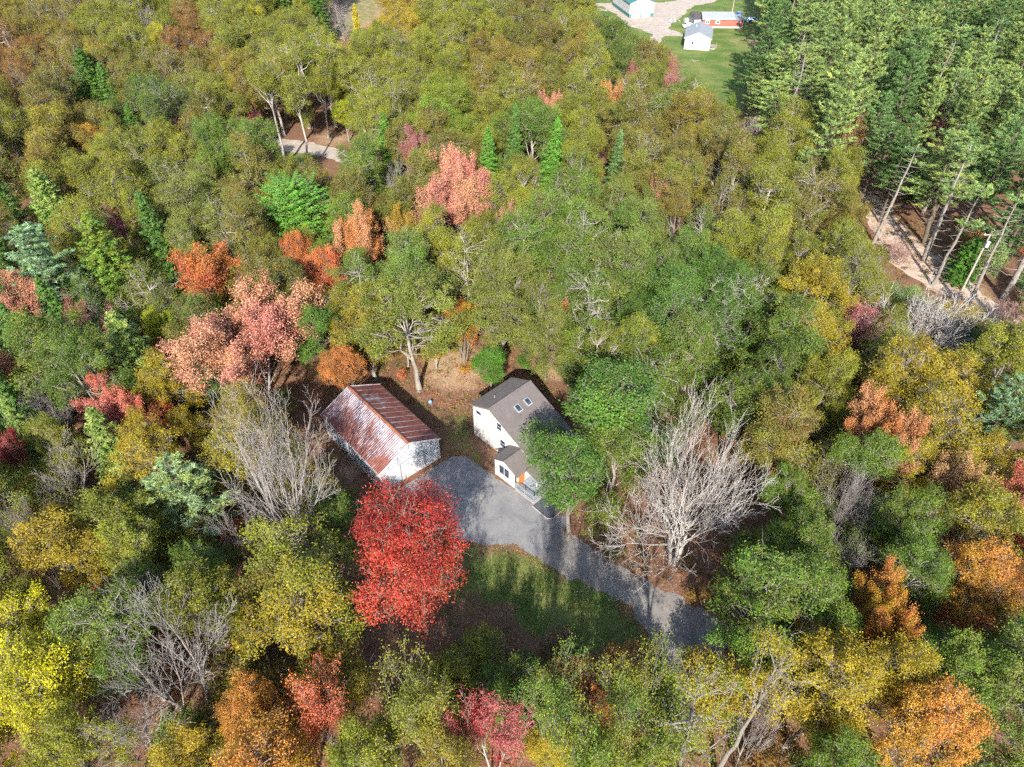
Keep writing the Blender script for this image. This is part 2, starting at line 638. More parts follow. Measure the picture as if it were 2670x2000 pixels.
def wood_skeleton(seed, h, stems=1, spread=0.5, tf=0.5, kids=(6, 6, 5, 4), rmin=0.010):
    rng = np.random.default_rng(seed)
    prm = dict(n=(5, 8, 6, 5, 4), wob=(0.04, 0.075, 0.10, 0.12, 0.13), up=(0.02, 0.05, 0.06, 0.05, 0.04),
               taper=(0.4, 0.25, 0.3, 0.4, 0.7), kids=kids, ang=(spread, 0.52, 0.55, 0.6), len=(0.5 / tf, 0.58, 0.55, 0.52),
               thin=(0.55, 0.45, 0.48, 0.55), rmin=rmin, **{"from": (0.35, 0.22, 0.2, 0.15)})
    out = [[] for _ in range(5)]
    tips = []
    for s in range(stems):
        a = 6.28 * s / max(stems, 1) + rng.uniform(0, 1)
        tilt = 0.0 if stems == 1 else rng.uniform(0.12, 0.35)
        d = np.array([math.cos(a) * tilt, math.sin(a) * tilt, 1.0])
        d /= np.linalg.norm(d)
        p = np.array([math.cos(a), math.sin(a), 0]) * (0.0 if stems == 1 else 0.3)
        p[2] = -0.3
        grow(rng, p, d, h * tf, 0.0145 * h * (1.0 if stems == 1 else 0.8), 0, 4, out, tips, prm)
    return out, tips, rng


def norm_height(out, tips, h):
    top = max(s[5] for lv in out for s in lv) if any(out) else h
    k = h / top
    return k


def proto_bare(seed, h=15.0, stems=1, spread=0.55, kids=(6, 6, 5, 4), R=5.0, tf=0.5, rmin=0.010):
    out, tips, rng = wood_skeleton(seed, h, stems, spread, tf, kids=kids, rmin=rmin)
    arr = [np.array(o) for o in out]
    k = h / max(a[:, 5].max() for a in arr if len(a))
    allp = np.concatenate([a[:, 3:5] for a in arr])
    kx = R / float(np.percentile(np.linalg.norm(allp, axis=1), 97))
    for a in arr:
        a[:, :6] *= np.array([kx, kx, k, kx, kx, k])
    r = R
    per_stem = len(arr[0]) // stems
    trunk = [tube_mesh("trunk", [(arr[0][k_ * per_stem:(k_ + 1) * per_stem], 8)], BARK) for k_ in range(stems)]
    branches = tube_mesh("branches", [(arr[1], 6), (arr[2], 4), (np.concatenate([arr[3], arr[4]]), 3)], BARK)
    return dict(trunk=trunk, branches=branches, h=h, r=r)


def proto_sparse(seed, h=14.0, stems=1, spread=0.45, per=9, leaf=0.2, kids=(6, 6, 5, 4), R=4.2):
    out, tips, rng = wood_skeleton(seed, h, stems, spread, kids=kids)
    arr = [np.array(o) for o in out]
    k = h / max(a[:, 5].max() for a in arr if len(a))
    allp = np.concatenate([a[:, 3:5] for a in arr])
    kx = R / float(np.percentile(np.linalg.norm(allp, axis=1), 97))
    for a in arr:
        a[:, :6] *= np.array([kx, kx, k, kx, kx, k])
    T = np.array([t[0] for t in tips]) * np.array([kx, kx, k])
    Dr = np.array([t[1] for t in tips])
    keep = T[:, 2] > h * 0.25
    T, Dr = T[keep], Dr[keep]
    m = len(T)
    P = np.repeat(T, per, axis=0) + rng.normal(size=(m * per, 3)) * np.array([0.22, 0.22, 0.28]) + np.repeat(Dr, per, axis=0) * rng.uniform(-0.5, 0.3, (m * per, 1))
    N = rng.normal(size=(m * per, 3)) * 0.7 + np.array([0, 0, 0.5])
    cl = np.repeat(np.clip(0.5 + 0.35 * np.sin(T[:, 0] * 0.9) + 0.35 * np.cos(T[:, 1] * 0.8 + T[:, 2] * 0.5), 0, 1), per)
    A = np.stack([cl, rng.random(m * per), rng.random(m * per)], axis=1)
    V, F = leaf_quads(P, N, rng.uniform(0.7, 1.3, m * per) * leaf, rng.uniform(0.6, 1.0, m * per) * leaf * 0.8, rng)
    crown = mesh_np("crown", V, [F], LEAF, face_attr=A)
    r = R
    wood = tube_mesh("trunk", [(arr[0], 7), (arr[1], 5), (arr[2], 4), (np.concatenate([arr[3], arr[4]]), 3)], BARK)
    return dict(trunk=wood, crown=crown, h=h, r=r)


def proto_pine(seed, h=20.0, r=3.9, base=0.30, whorl=1.15, dead=0.0):
    """white pine: open whorls of near-level limbs carrying flat plumes of needles"""
    rng = np.random.default_rng(seed)
    big, mid = [], []
    tr, tp = limb_path(rng, np.array([0, 0, -0.3]), np.array([rng.normal() * 0.3, rng.normal() * 0.3, h * 0.985]), 9, 0.004, 0.30, 0.04)
    big.append(tr)
    NP, ND, NL, AT = [], [], [], []

    def stem_at(z):
        f = (z + 0.3) / (h * 0.985 + 0.3) * 9
        i = min(int(f), 8)
        return tp[i] + (tp[i + 1] - tp[i]) * (f - i)
    z = h * 0.16
    while z < h * 0.97:
        t = (z / h - base) / (1 - base)
        alive = t > 0 and rng.random() > dead
        prof = r * (1.0 - max(t, 0.0)) ** 0.62 * rng.uniform(0.7, 1.12) + 0.35
        if t < 0.12:
            prof *= 0.75
        nb = int(rng.integers(4, 7)) if alive else int(rng.integers(2, 5))
        ph = rng.uniform(0, 6.28)
        for b in range(nb):
            a = ph + 6.283 * b / nb + rng.normal() * 0.2
            ln = prof * rng.uniform(0.6, 1.15) * (1.0 if alive else 0.7)
            s = stem_at(z + rng.uniform(-0.2, 0.2))
            rise = (0.10 + 0.45 * max(t, 0)) * ln
            e = s + np.array([math.cos(a) * ln, math.sin(a) * ln, rise])
            sg, pts = limb_path(rng, s, e, 4, 0.035, 0.055 * (1 - 0.5 * max(t, 0)), 0.018, -0.06)
            mid.append(sg)
            if not alive:
                continue
            cl = rng.random()
            nt_ = max(6, int(ln * 10))
            for q in range(nt_):
                f = rng.uniform(0.3, 1.03)
                i = min(int(f * 4), 3)
                c = pts[i] + (pts[i + 1] - pts[i]) * (f * 4 - i)
                side = rng.normal() * 0.33 * (1.25 - f) * ln * 0.55
                c = c + np.array([-math.sin(a), math.cos(a), 0]) * side + np.array([0, 0, 0.08 + rng.normal() * 0.06])
                m = 13
                dv = rng.normal(size=(m, 3)) * np.array([1, 1, 0.55]) + np.array([math.cos(a) * 0.8, math.sin(a) * 0.8, 0.35])
                NP.append(np.repeat(c[None, :], m, 0) + rng.normal(size=(m, 3)) * 0.07)
                ND.append(dv)
                NL.append(rng.uniform(0.24, 0.42, m))
                AT.append(np.stack([np.full(m, np.clip(cl + rng.normal() * 0.1, 0, 1)), rng.random(m), np.full(m, rng.random())], axis=1))
        z += whorl * rng.uniform(0.75, 1.2) * (1.0 - 0.35 * max(t, 0))
    P, D, L, A = np.concatenate(NP), np.concatenate(ND), np.concatenate(NL), np.concatenate(AT)
    V, F = blades(P, D, L, 0.085, rng)
    crown = mesh_np("crown", V, [F], NEEDLE, face_attr=A)
    trunk = tube_mesh("trunk", [(np.concatenate(big), 8), (np.concatenate(mid), 4)], BARK)
    return dict(trunk=trunk, crown=crown, h=h, r=r)


def proto_fir(seed, h=15.0, r=3.0, base=0.06, nb=190, droop=0.12, fat=0.8, leaf=0.26, round_=0.0):
    """spruce, hemlock, cedar: dense cone of spray-bearing branches"""
    rng = np.random.default_rng(seed)
    tr, tp = limb_path(rng, np.array([0, 0, -0.3]), np.array([0, 0, h * 0.99]), 8, 0.002, 0.22, 0.03)
    mid, Ps, Ns, At = [], [], [], []
    for i in range(nb):
        t = ((i + rng.random()) / nb) ** 1.15
        z = h * (base + (1 - base) * t)
        prof = r * ((1 - t) ** fat) * (1 - 0.25 * max(0, 0.12 - t) / 0.12) + 0.18
        if round_:
            prof = r * math.sqrt(max(0.02, 1 - (max(t - 0.25, 0) / 0.75) ** 2.2)) * (0.75 + 0.25 * min(1, t / 0.25))
        ln = prof * rng.uniform(0.7, 1.12)
        a = i * 2.39996 + rng.normal() * 0.25
        dirv = np.array([math.cos(a), math.sin(a), -droop + 0.5 * t])
        s = np.array([0, 0, z])
        e = s + dirv * ln
        sg, pts = limb_path(rng, s, e, 3, 0.02, 0.035, 0.012, -0.05 if not round_ else 0.03)
        mid.append(sg)
        m = int(28 + ln * 34)
        f = rng.uniform(0.12, 1.06, m)
        side = rng.normal(size=m) * 0.24 * ln * (1.12 - f) + rng.normal(size=m) * 0.07
        P = s + dirv * (ln * f)[:, None] + np.array([-math.sin(a), math.cos(a), 0]) * side[:, None]
        P[:, 2] += rng.normal(size=m) * 0.09 - np.abs(side) * 0.18
        N = np.array([0, 0, 0.8]) + rng.normal(size=(m, 3)) * 0.45 + dirv * 0.35
        Ps.append(P)
        Ns.append(N)
        cl = rng.random()
        At.append(np.stack([np.full(m, cl), rng.random(m), np.clip(0.4 * rng.random() + 0.6 * rng.random(m), 0, 1)], axis=1))
    P, N, A = np.concatenate(Ps), np.concatenate(Ns), np.concatenate(At)
    V, F = leaf_quads(P, N, rng.uniform(0.8, 1.4, len(P)) * leaf, rng.uniform(0.4, 0.7, len(P)) * leaf * 0.7, rng, 0.35)
    crown = mesh_np("crown", V, [F], NEEDLE, face_attr=A)
    trunk = tube_mesh("trunk", [(tr, 7), (np.concatenate(mid), 3)], BARK)
    return dict(trunk=trunk, crown=crown, h=h, r=r)


PROTO = {
    "broad": [proto_broad(11 + i, r=4.6 + 0.3 * (i % 3), h=16 + (i % 4) - 1.5, base=0.10 + 0.05 * (i % 4), nclump=80 + 6 * (i % 3), lobes=4 + (i * 2) % 5, spray=0.45 + 0.1 * (i % 4), per=330 + 30 * (i % 3)) for i in range(9)],
    "airy": [proto_broad(31 + i, nclump=66, per=260, lobes=4 + i, airy=0.75, spray=0.8, base=0.12 + 0.06 * i) for i in range(4)],
    "tall": [proto_broad(41 + i, h=19.0, r=4.0, base=0.5, nclump=58, per=300, lobes=5) for i in range(3)],
    "lattice": [proto_broad(51 + i, h=21.0, r=4.2, base=0.45, nclump=40, per=130, lobes=5, airy=0.6) for i in range(2)],
    "dense": [proto_broad(61 + i, h=15.0, r=4.8, base=0.18, nclump=130, per=360, leaf=0.165, lobes=8) for i in range(3)],
    "redmaple": [proto_broad(68, h=14.5, r=5.4, base=0.42, nclump=90, per=430, leaf=0.15, lobes=10, size=1.15, spray=0.35, puff=0.7, grade=0.6)],
    "lace": [proto_sparse(88, 20, 1, 0.42, per=6, leaf=0.17, R=4.2, kids=(7, 6, 5, 4)), proto_sparse(89, 20, 2, 0.4, per=6, leaf=0.17, R=4.2, kids=(6, 5, 5, 4))],
    "bare": [proto_bare(71, 15, 1, 0.55, (7, 6, 5, 4)), proto_bare(72, 18, 4, 0.75, (6, 6, 5, 4), 9.0, 0.33), proto_bare(73, 15, 1, 0.7, (7, 6, 5, 4)), proto_bare(74, 15, 2, 0.6, (6, 6, 5, 4)), proto_bare(77, 22, 3, 0.45, (6, 6, 5, 4), 5.5, 0.4)],
    "fan": [proto_bare(78, 13, 6, 0.55, (5, 5, 5, 4), 7.0, 0.32, 0.022)],
    "broom": [proto_bare(75, 6, 6, 0.35, (5, 5, 5, 4), 3.5), proto_bare(76, 9, 7, 0.4, (5, 5, 5, 4), 6.5)],
    "sparse": [proto_sparse(81, 14, 1, 0.45, per=12, leaf=0.17), proto_sparse(82, 14, 3, 0.4, per=12, leaf=0.17, kids=(5, 5, 5, 4)), proto_sparse(84, 15, 2, 0.6, per=20, leaf=0.16, kids=(6, 6, 6, 4), R=6.0)],
    "thin": [proto_sparse(86, 13, 1, 0.5, per=5, leaf=0.16), proto_sparse(87, 13, 2, 0.45, per=5, leaf=0.16, kids=(5, 5, 5, 4))],
    "pine": [proto_pine(91, r=4.6), proto_pine(92, r=4.4, base=0.36), proto_pine(93, r=5.0), proto_pine(94, r=4.6, base=0.42, dead=0.15)],
    "deadpine": [proto_pine(95, r=3.0, base=0.62, dead=0.45), proto_pine(96, r=2.8, base=0.7, dead=0.5)],
    "fir": [proto_fir(101), proto_fir(102, r=3.3, droop=0.2), proto_fir(103, r=2.7, fat=0.7)],
    "cedar": [proto_fir(106, h=13, r=4.4, nb=300, droop=-0.35, round_=1.0, leaf=0.24)],
    "shrub": [proto_broad(111 + i, h=2.6, r=1.5, base=0.05, nclump=14, per=150, leaf=0.15, lobes=4, size=0.6) for i in range(2)],
    "young": [proto_broad(121 + i, h=7.0, r=2.6, base=0.08, nclump=50, per=190, leaf=0.165, lobes=5, size=0.8) for i in range(3)],
}

# ------------------------------------------------------------------ the ground and what is laid on it
def poly_world(pts, z=0.0):
    return [tuple(ground(x, y, 0.0)[:2]) for x, y in pts]


def in_poly(px, py, poly):
    px, py = np.asarray(px, float), np.asarray(py, float)
    ins = np.zeros(px.shape, bool)
    n = len(poly)
    for i in range(n):
        x0, y0 = poly[i]
        x1, y1 = poly[(i + 1) % n]
        c = (y0 > py) != (y1 > py)
        with np.errstate(divide='ignore', invalid='ignore'):
            xi = (x1 - x0) * (py - y0) / (y1 - y0 + 1e-12) + x0
        ins ^= c & (px < xi)
    return ins


def poly_dist(px, py, poly):
    d = np.full(np.shape(px), 1e9)
    n = len(poly)
    for i in range(n):
        a = np.array(poly[i])
        b = np.array(poly[(i + 1) % n])
        ab = b - a
        t = np.clip(((px - a[0]) * ab[0] + (py - a[1]) * ab[1]) / (ab @ ab + 1e-12), 0, 1)
        d = np.minimum(d, np.hypot(px - a[0] - t * ab[0], py - a[1] - t * ab[1]))
    return d


def soft(px, py, poly, w):
    d = poly_dist(px, py, poly)
    s = np.where(in_poly(px, py, poly), d, -d)
    return np.clip(s / w * 0.5 + 0.5, 0, 1)


ASPHALT_D = [(856, 1059), (905, 1030), (952, 1000), (976, 987), (1006, 986), (1072, 1032), (1114, 1059), (1153, 1092), (1186, 1121), (1210, 1112),
             (1232, 1122), (1225, 1140), (1198, 1149), (1192, 1162), (1196, 1178), (1184, 1188), (1154, 1202), (1113, 1176), (1056, 1178), (985, 1166), (930, 1150), (870, 1100)]
GRAVEL_D = [(1140, 1150), (1215, 1138), (1312, 1205), (1401, 1257), (1476, 1291), (1543, 1331), (1580, 1380), (1560, 1460), (1500, 1520), (1430, 1560),
            (1400, 1540), (1440, 1470), (1440, 1436), (1416, 1388), (1382, 1346), (1364, 1306), (1300, 1282), (1222, 1243), (1160, 1206)]
UPPER_D = [(470, 262), (520, 275), (580, 298), (640, 303), (700, 312), (765, 330), (830, 352), (815, 372), (740, 350), (690, 337), (630, 328), (560, 318), (500, 300)]
FARM_ROAD_D = [(1240, 3), (1320, 8), (1430, 5), (1500, -6), (1560, -14), (1570, -6), (1500, 14), (1465, 40), (1440, 62), (1470, 72), (1478, 78), (1440, 78), (1428, 84),
               (1415, 110), (1400, 100), (1408, 78), (1398, 70), (1350, 52), (1330, 30), (1300, 14), (1240, 8)]
LAWN_D = [(985, 1165), (1080, 1180), (1170, 1200), (1240, 1235), (1330, 1290), (1385, 1340), (1420, 1400), (1380, 1440), (1290, 1420), (1150, 1340), (1010, 1300), (960, 1280), (985, 1220)]
YARD_D = [(950, 900), (1015, 890), (1040, 960), (1075, 1020), (1040, 1030), (1000, 985), (960, 975), (955, 930)]
FARM_D = [(1240, -20), (1640, -20), (1640, 60), (1640, 130), (1600, 250), (1540, 205), (1500, 185), (1430, 120), (1390, 90), (1300, 40)]
FIELD_D = [(690, 85), (750, -15), (850, -15), (832, 42), (790, 60), (760, 85)]
STRIP_D = [(1850, 400), (1900, 415), (1960, 500), (2050, 560), (2140, 640), (2260, 700), (2260, 760), (2140, 720), (2050, 650), (1930, 560), (1870, 450)]
W = {k: poly_world(v) for k, v in dict(asphalt=ASPHALT_D, gravel=GRAVEL_D, upper=UPPER_D, farmroad=FARM_ROAD_D, lawn=LAWN_D, yard=YARD_D, farm=FARM_D, field=FIELD_D, strip=STRIP_D).items()}

gx = np.concatenate([[-3000, -900, -420], np.arange(-240, 241, 1.5), [420, 900, 3000]])
gy = np.concatenate([[-3000, -600, -120], np.arange(-40, 331, 1.5), [420, 900, 3500]])
GX, GY = np.meshgrid(gx, gy)
px, py = GX.ravel(), GY.ravel()
grass = np.zeros_like(px)
tan = np.zeros_like(px)
for key, w, g, t in (("lawn", 3.0, 0.70, 0.35), ("yard", 2.5, 0.55, 0.2), ("farm", 4.0, 0.95, 0.2), ("field", 5.0, 0.45, 0.8), ("strip", 4.0, 0.12, 0.8)):
    s_ = soft(px, py, W[key], w)
    grass = np.maximum(grass, s_ * g)
    tan = np.maximum(tan, s_ * t)
for (dx, dy, rad, t) in ((1610, 90, 12, 0.9), (1520, 112, 6, 0.6), (1340, 45, 14, 0.7), (985, 795, 6, 0.8), (1200, 790, 4, 0.8), (760, 1010, 3, 0.5), (720, 300, 8, 0.5)):
    c = ground(dx, dy)
    k = np.clip(1.3 - np.hypot(px - c.x, py - c.y) / rad, 0, 1)
    tan = np.maximum(tan, k * t)
    grass = grass * (1 - 0.5 * k * t)
for (dx, dy, rad) in ((640, 336, 5), (1500, 90, 9), (1180, 1320, 3), (1250, 1330, 4)):
    c = ground(dx, dy)
    grass = np.maximum(grass, np.clip(1.4 - np.hypot(px - c.x, py - c.y) / rad, 0, 1))
nx, ny = len(gx), len(gy)
idx = np.arange(nx * ny).reshape(ny, nx)
GF = np.stack([idx[:-1, :-1], idx[:-1, 1:], idx[1:, 1:], idx[1:, :-1]], axis=2).reshape(-1, 4)


def ground_material():
    m, nt, b = new_mat("woodland_floor")
    P = worldpos(nt)
    at = node(nt, "ShaderNodeAttribute", attribute_type='GEOMETRY', attribute_name="cover")
    sp = node(nt, "ShaderNodeSeparateColor")
    nt.links.new(at.outputs["Color"], sp.inputs[0])
    fine = noise(nt, P, 4.0, 8, 0.75)
    mid = noise(nt, P, 0.55, 5, 0.65)
    litter = ramp(nt, fine, [(0.25, (0.060, 0.034, 0.022)), (0.45, (0.145, 0.086, 0.055)), (0.62, (0.24, 0.145, 0.09)), (0.8, (0.38, 0.26, 0.18))])
    litter = mixc(nt, ramp(nt, mid, [(0.35, 0.0), (0.7, 0.6)]), litter, (0.15, 0.06, 0.035))
    tanc = ramp(nt, fine, [(0.25, (0.17, 0.11, 0.065)), (0.5, (0.32, 0.22, 0.135)), (0.8, (0.50, 0.38, 0.26))])
    gcol = ramp(nt, fine, [(0.25, (0.028, 0.060, 0.014)), (0.5, (0.075, 0.13, 0.028)), (0.75, (0.16, 0.20, 0.06))])
    gcol = mixc(nt, ramp(nt, noise(nt, P, 0.16, 4), [(0.4, 0.0), (0.65, 0.6)]), gcol, (0.22, 0.21, 0.075))
    n3 = math_n(nt, 'ADD', math_n(nt, 'MULTIPLY', mid, 0.8), math_n(nt, 'MULTIPLY', fine, 0.5))
    tf = math_n(nt, 'SUBTRACT', math_n(nt, 'ADD', sp.outputs[1], n3), 0.95)
    gf = math_n(nt, 'SUBTRACT', math_n(nt, 'ADD', sp.outputs[0], n3), 0.98)
    c = mixc(nt, ramp(nt, tf, [(0.0, 0.0), (0.3, 1.0)]), litter, tanc)
    c = mixc(nt, ramp(nt, gf, [(0.0, 0.0), (0.22, 1.0)]), c, gcol)
    nt.links.new(c, b.inputs["Base Color"])
    b.inputs["Roughness"].default_value = 0.95
    b.inputs["Specular IOR Level"].default_value = 0.1
    bump(nt, b, fine, 0.8, 0.12)
    return m


gme = mesh_np("ground", np.stack([px, py, np.zeros_like(px)], axis=1), [GF], ground_material())
ca = gme.attributes.new("cover", 'FLOAT_COLOR', 'POINT')
buf = np.ones((len(px), 4), np.float32)
buf[:, 0], buf[:, 1], buf[:, 2] = grass, tan, 0
ca.data.foreach_set("color", buf.ravel())
tag(obj("ground", gme), kind="structure")


def paved_material(name, dark, light, crack=True, speck=9.0):
    m, nt, b = new_mat(name)
    P = worldpos(nt)
    f1 = noise(nt, P, speck, 8, 0.75)
    f2 = noise(nt, P, 0.5, 5, 0.6, 0.6)
    c = ramp(nt, f2, [(0.3, dark), (0.7, light)])
    c = mixc(nt, 0.45, c, ramp(nt, f1, [(0.3, 0.35), (0.75, 1.0)]), 'MULTIPLY')
    if crack:
        v = node(nt, "ShaderNodeTexVoronoi", feature='DISTANCE_TO_EDGE')
        v.inputs["Scale"].default_value = 0.28
        w = node(nt, "ShaderNodeVectorMath", operation='ADD')
        nz = node(nt, "ShaderNodeTexNoise")
        nz.inputs["Scale"].default_value = 0.7
        nt.links.new(P, nz.inputs["Vector"])
        nt.links.new(P, w.inputs[0])
        nt.links.new(nz.outputs["Color"], w.inputs[1])
        nt.links.new(w.outputs[0], v.inputs["Vector"])
        c = mixc(nt, ramp(nt, v.outputs["Distance"], [(0.0, 0.22), (0.006, 0.0)]), c, (0.06, 0.04, 0.04))
    nt.links.new(c, b.inputs["Base Color"])
    b.inputs["Roughness"].default_value = 0.9
    bump(nt, b, f1, 0.4, 0.02)
    return m


def sheet(name, poly, z, mat, seed, jit=0.12, step=0.6):
    rng = random.Random(seed)
    pts = []
    n = len(poly)
    for i in range(n):
        a, b = Vector(poly[i]), Vector(poly[(i + 1) % n])
        k = max(1, int((b - a).length / step))
        for j in range(k):
            p = a.lerp(b, j / k)
            pts.append((p.x + rng.gauss(0, jit), p.y + rng.gauss(0, jit)))
    bm = bmesh.new()
    f = bm.faces.new([bm.verts.new((x, y, z)) for x, y in pts])
    if f.normal.z < 0:
        f.normal_flip()
    bmesh.ops.triangulate(bm, faces=bm.faces[:])
    me = bpy.data.meshes.new(name)
    bm.to_mesh(me)
    bm.free()
    me.materials.append(mat)
    return obj(name, me)


ASPHALT = paved_material("worn_asphalt", (0.17, 0.17, 0.18), (0.26, 0.255, 0.25))
GRAVEL = paved_material("packed_gravel", (0.17, 0.155, 0.145), (0.28, 0.26, 0.235), False, 5.0)
PALE_GRAVEL = paved_material("pale_gravel", (0.33, 0.27, 0.22), (0.48, 0.42, 0.36), False, 3.0)
tag(sheet("gravel_driveway", W["gravel"], 0.010, GRAVEL, 2, 0.26), kind="structure")
tag(sheet("asphalt_driveway", W["asphalt"], 0.018, ASPHALT, 1, 0.08), kind="structure")
tag(sheet("woodland_driveway", W["upper"], 0.012, PALE_GRAVEL, 3, 0.35, 1.2), kind="structure")
TRACK_D = [(1855, 410), (1905, 430), (1965, 510), (2060, 580), (2150, 655), (2230, 712), (2230, 742), (2140, 700), (2045, 640), (1935, 575), (1880, 490)]
TRACK = paved_material("pink_brown_earth", (0.42, 0.30, 0.23), (0.58, 0.46, 0.37), False, 2.5)
tag(sheet("dirt_track", poly_world(TRACK_D), 0.008, TRACK, 6, 0.4, 1.5), kind="structure")
tag(sheet("farm_road", W["farmroad"], 0.014, PALE_GRAVEL, 4, 0.5, 2.0), kind="structure")

# ------------------------------------------------------------------ the garage with the rusty roof
GAR = empty("garage", (-15.62, 57.5, 0.0), math.radians(41.4))     # x along the front, y towards the back
tag(GAR, "white metal garage with a rusty corrugated gable roof beside the driveway", "garage")
GW, GL, GE, GR = 3.95, 6.1, 3.38, 5.38             # half width, half length, eave, ridge
for sx, nm in ((-1, "wall"), (1, "wall")):
    box(nm, GAR, (sx * (GW - 0.06), 0, GE / 2), (0.12, 2 * GL, GE), WHITE)
front = [(-GW + 0.125, 0), (GW - 0.125, 0), (GW - 0.125, GE), (0, GR - 0.06), (-GW + 0.125, GE)]
for y0, y1 in ((-GL, -GL + 0.12), (GL - 0.12, GL)):
    obj("wall", prism_me("wall", front, 'y', y0, y1, WHITE), GAR)
# ribs of the metal siding, as one part per wall
for wall_side in ("front", "left", "right"):
    sg = []
    if wall_side == "front":
        for i in range(27):
            x = -GW + 0.25 + i * (2 * GW - 0.5) / 26
            top = GE + (GR - GE) * (1 - abs(x) / GW) - 0.12
            if -1.35 < x < 1.85:
                sg.append((x, -GL - 0.01, 2.75, x, -GL - 0.01, top, 0.018, 0.018))
            else:
                sg.append((x, -GL - 0.01, 0.02, x, -GL - 0.01, top, 0.018, 0.018))
    else:
        sx = -1 if wall_side == "left" else 1
        for i in range(40):
            y = -GL + 0.2 + i * (2 * GL - 0.4) / 39
            sg.append((sx * (GW + 0.008), y, 0.02, sx * (GW + 0.008), y, GE - 0.05, 0.018, 0.018))
    tag(obj("siding_ribs", tube_mesh("siding_ribs", [(np.array(sg), 4)], WHITE), GAR), kind="stuff")
# the wide white door, in five sections, with its jambs
door = obj("garage_door", prism_me("garage_door", [(-1.3, 0.02), (1.8, 0.02), (1.8, 2.7), (-1.3, 2.7)], 'y', -GL - 0.03, -GL - 0.005, WHITE_TRIM), GAR)
for k in range(5):
    box("door_section", door, (0.25, -GL - 0.045, 0.30 + k * 0.533), (3.04, 0.03, 0.50), WHITE_TRIM, bevel=0.008)
for x in (-1.42, 1.92):
    box("door_jamb", GAR, (x, -GL - 0.045, 1.38), (0.10, 0.07, 2.74), STEEL)
box("door_header", GAR, (0.25, -GL - 0.05, 2.80), (3.5, 0.07, 0.10), STEEL)
for sx in (-1, 1):
    box("corner_trim", GAR, (sx * (GW + 0.012), -GL - 0.012, GE / 2 - 0.05), (0.14, 0.14, GE - 0.1), WHITE_TRIM)
    box("corner_trim", GAR, (sx * (GW + 0.012), GL + 0.012, GE / 2 - 0.05), (0.14, 0.14, GE - 0.1), WHITE_TRIM)
# dark stains and torn flashing below the front gable
rs = random.Random(5)
for i in range(17):
    x = rs.uniform(-2.9, 3.3)
    top = GE + (GR - GE) * (1 - abs(x) / GW) - 0.28
    box("peeling_strip", GAR, (x, -GL - 0.035, top - rs.uniform(0.15, 0.75)), (rs.uniform(0.03, 0.09), 0.008, rs.uniform(0.2, 0.6)), STEEL)
box("foundation", GAR, (0, 0, 0.06), (2 * GW + 0.14, 2 * GL + 0.14, 0.12), CONCRETE)
slope = math.hypot(GW + 0.28, (GR - GE) * (GW + 0.28) / GW)
ang = math.atan2(GR - GE, GW)
NPAN = 12
pw = (2 * GL + 0.5) / NPAN


def corrugated(name, width, length, waves, amp, mat, sub=6):
    """sheet in local x (width), y (down the slope), corrugations running down the slope"""
    n = waves * sub
    xs = np.linspace(0, width, n + 1)
    zs = amp * np.sin(np.linspace(0, waves * 2 * np.pi, n + 1))
    ys = np.linspace(0, length, 7)
    V = np.array([(x, y, z) for y in ys for x, z in zip(xs, zs)])
    idx = np.arange(7 * (n + 1)).reshape(7, n + 1)
    F = np.stack([idx[:-1, :-1], idx[:-1, 1:], idx[1:, 1:], idx[1:, :-1]], axis=2).reshape(-1, 4)
    V2 = V - np.array([0, 0, 0.015])
    return mesh_np(name, np.concatenate([V, V2]), [np.concatenate([F[:, ::-1], F + len(V)])], mat, smooth=True)


pan = corrugated("roof_panel", pw + 0.05, slope, 4, 0.028, RUST)
for side in (-1, 1):
    for k in range(NPAN):
        y0 = -GL - 0.25 + k * pw
        o = obj("roof_panel", pan, GAR)
        # local x -> along the ridge (world +y of the garage), local y -> down the slope
        if side < 0:
            m = Matrix(((0, -math.cos(ang), -math.sin(ang)), (1, 0, 0), (0, -math.sin(ang), math.cos(ang)))).to_4x4()
            m.translation = (0, y0, GR + 0.06 + 0.004 * (k % 2))
        else:
            m = Matrix(((0, math.cos(ang), math.sin(ang)), (-1, 0, 0), (0, -math.sin(ang), math.cos(ang)))).to_4x4()
            m.translation = (0, y0 + pw, GR + 0.06 + 0.004 * (k % 2))
        o.matrix_local = m
        rr_ = random.Random(side * 100 + k)
        ex = (0.10 * rr_.random()) if side < 0 else (0.62 - 0.035 * k + 0.3 * rr_.random())
        o.color = (ex, ex, ex, rr_.random())
cap = prism_me("ridge_cap", [(-0.24, GR - 0.02), (0, GR + 0.13), (0.24, GR - 0.02), (0.24, GR + 0.02), (0, GR + 0.165), (-0.24, GR + 0.02)], 'y', -GL - 0.3, GL + 0.3, RUST_CAP)
obj("ridge_cap", cap, GAR)
for sx in (-1, 1):
    for y in (-GL - 0.27, GL + 0.27):
        L = slope
        o = box("verge_trim", GAR, (sx * (GW + 0.26) / 2, y, (GR + GE) / 2 - 0.02), (L, 0.05, 0.16), WHITE_TRIM, rot=(0, sx * ang, 0))
    box("eave_trim", GAR, (sx * (GW + 0.24), 0, GE - 0.16), (0.05, 2 * GL + 0.46, 0.14), WHITE_TRIM)

# ------------------------------------------------------------------ the cream house with the brown roof
HOU = empty("house", (-4.53, 59.46, 0.0), math.radians(45.0))       # x along the ridge, -y towards the drive
tag(HOU, "cream house with brown standing seam saltbox roof and two skylights, half hidden behind a tree", "house")
RV, RZ = 2.95, 6.5
body = [(0, 0), (0, 5.12), (-RV, RZ - 0.14), (-10.0, 2.92), (-10.0, 0)]
obj("wall", prism_me("wall", body, 'x', 0.0, 6.3, CREAM), HOU)


def roof_z(v):
    return RZ - 0.43 * (RV - v) if v < RV else RZ - 0.497 * (v - RV)


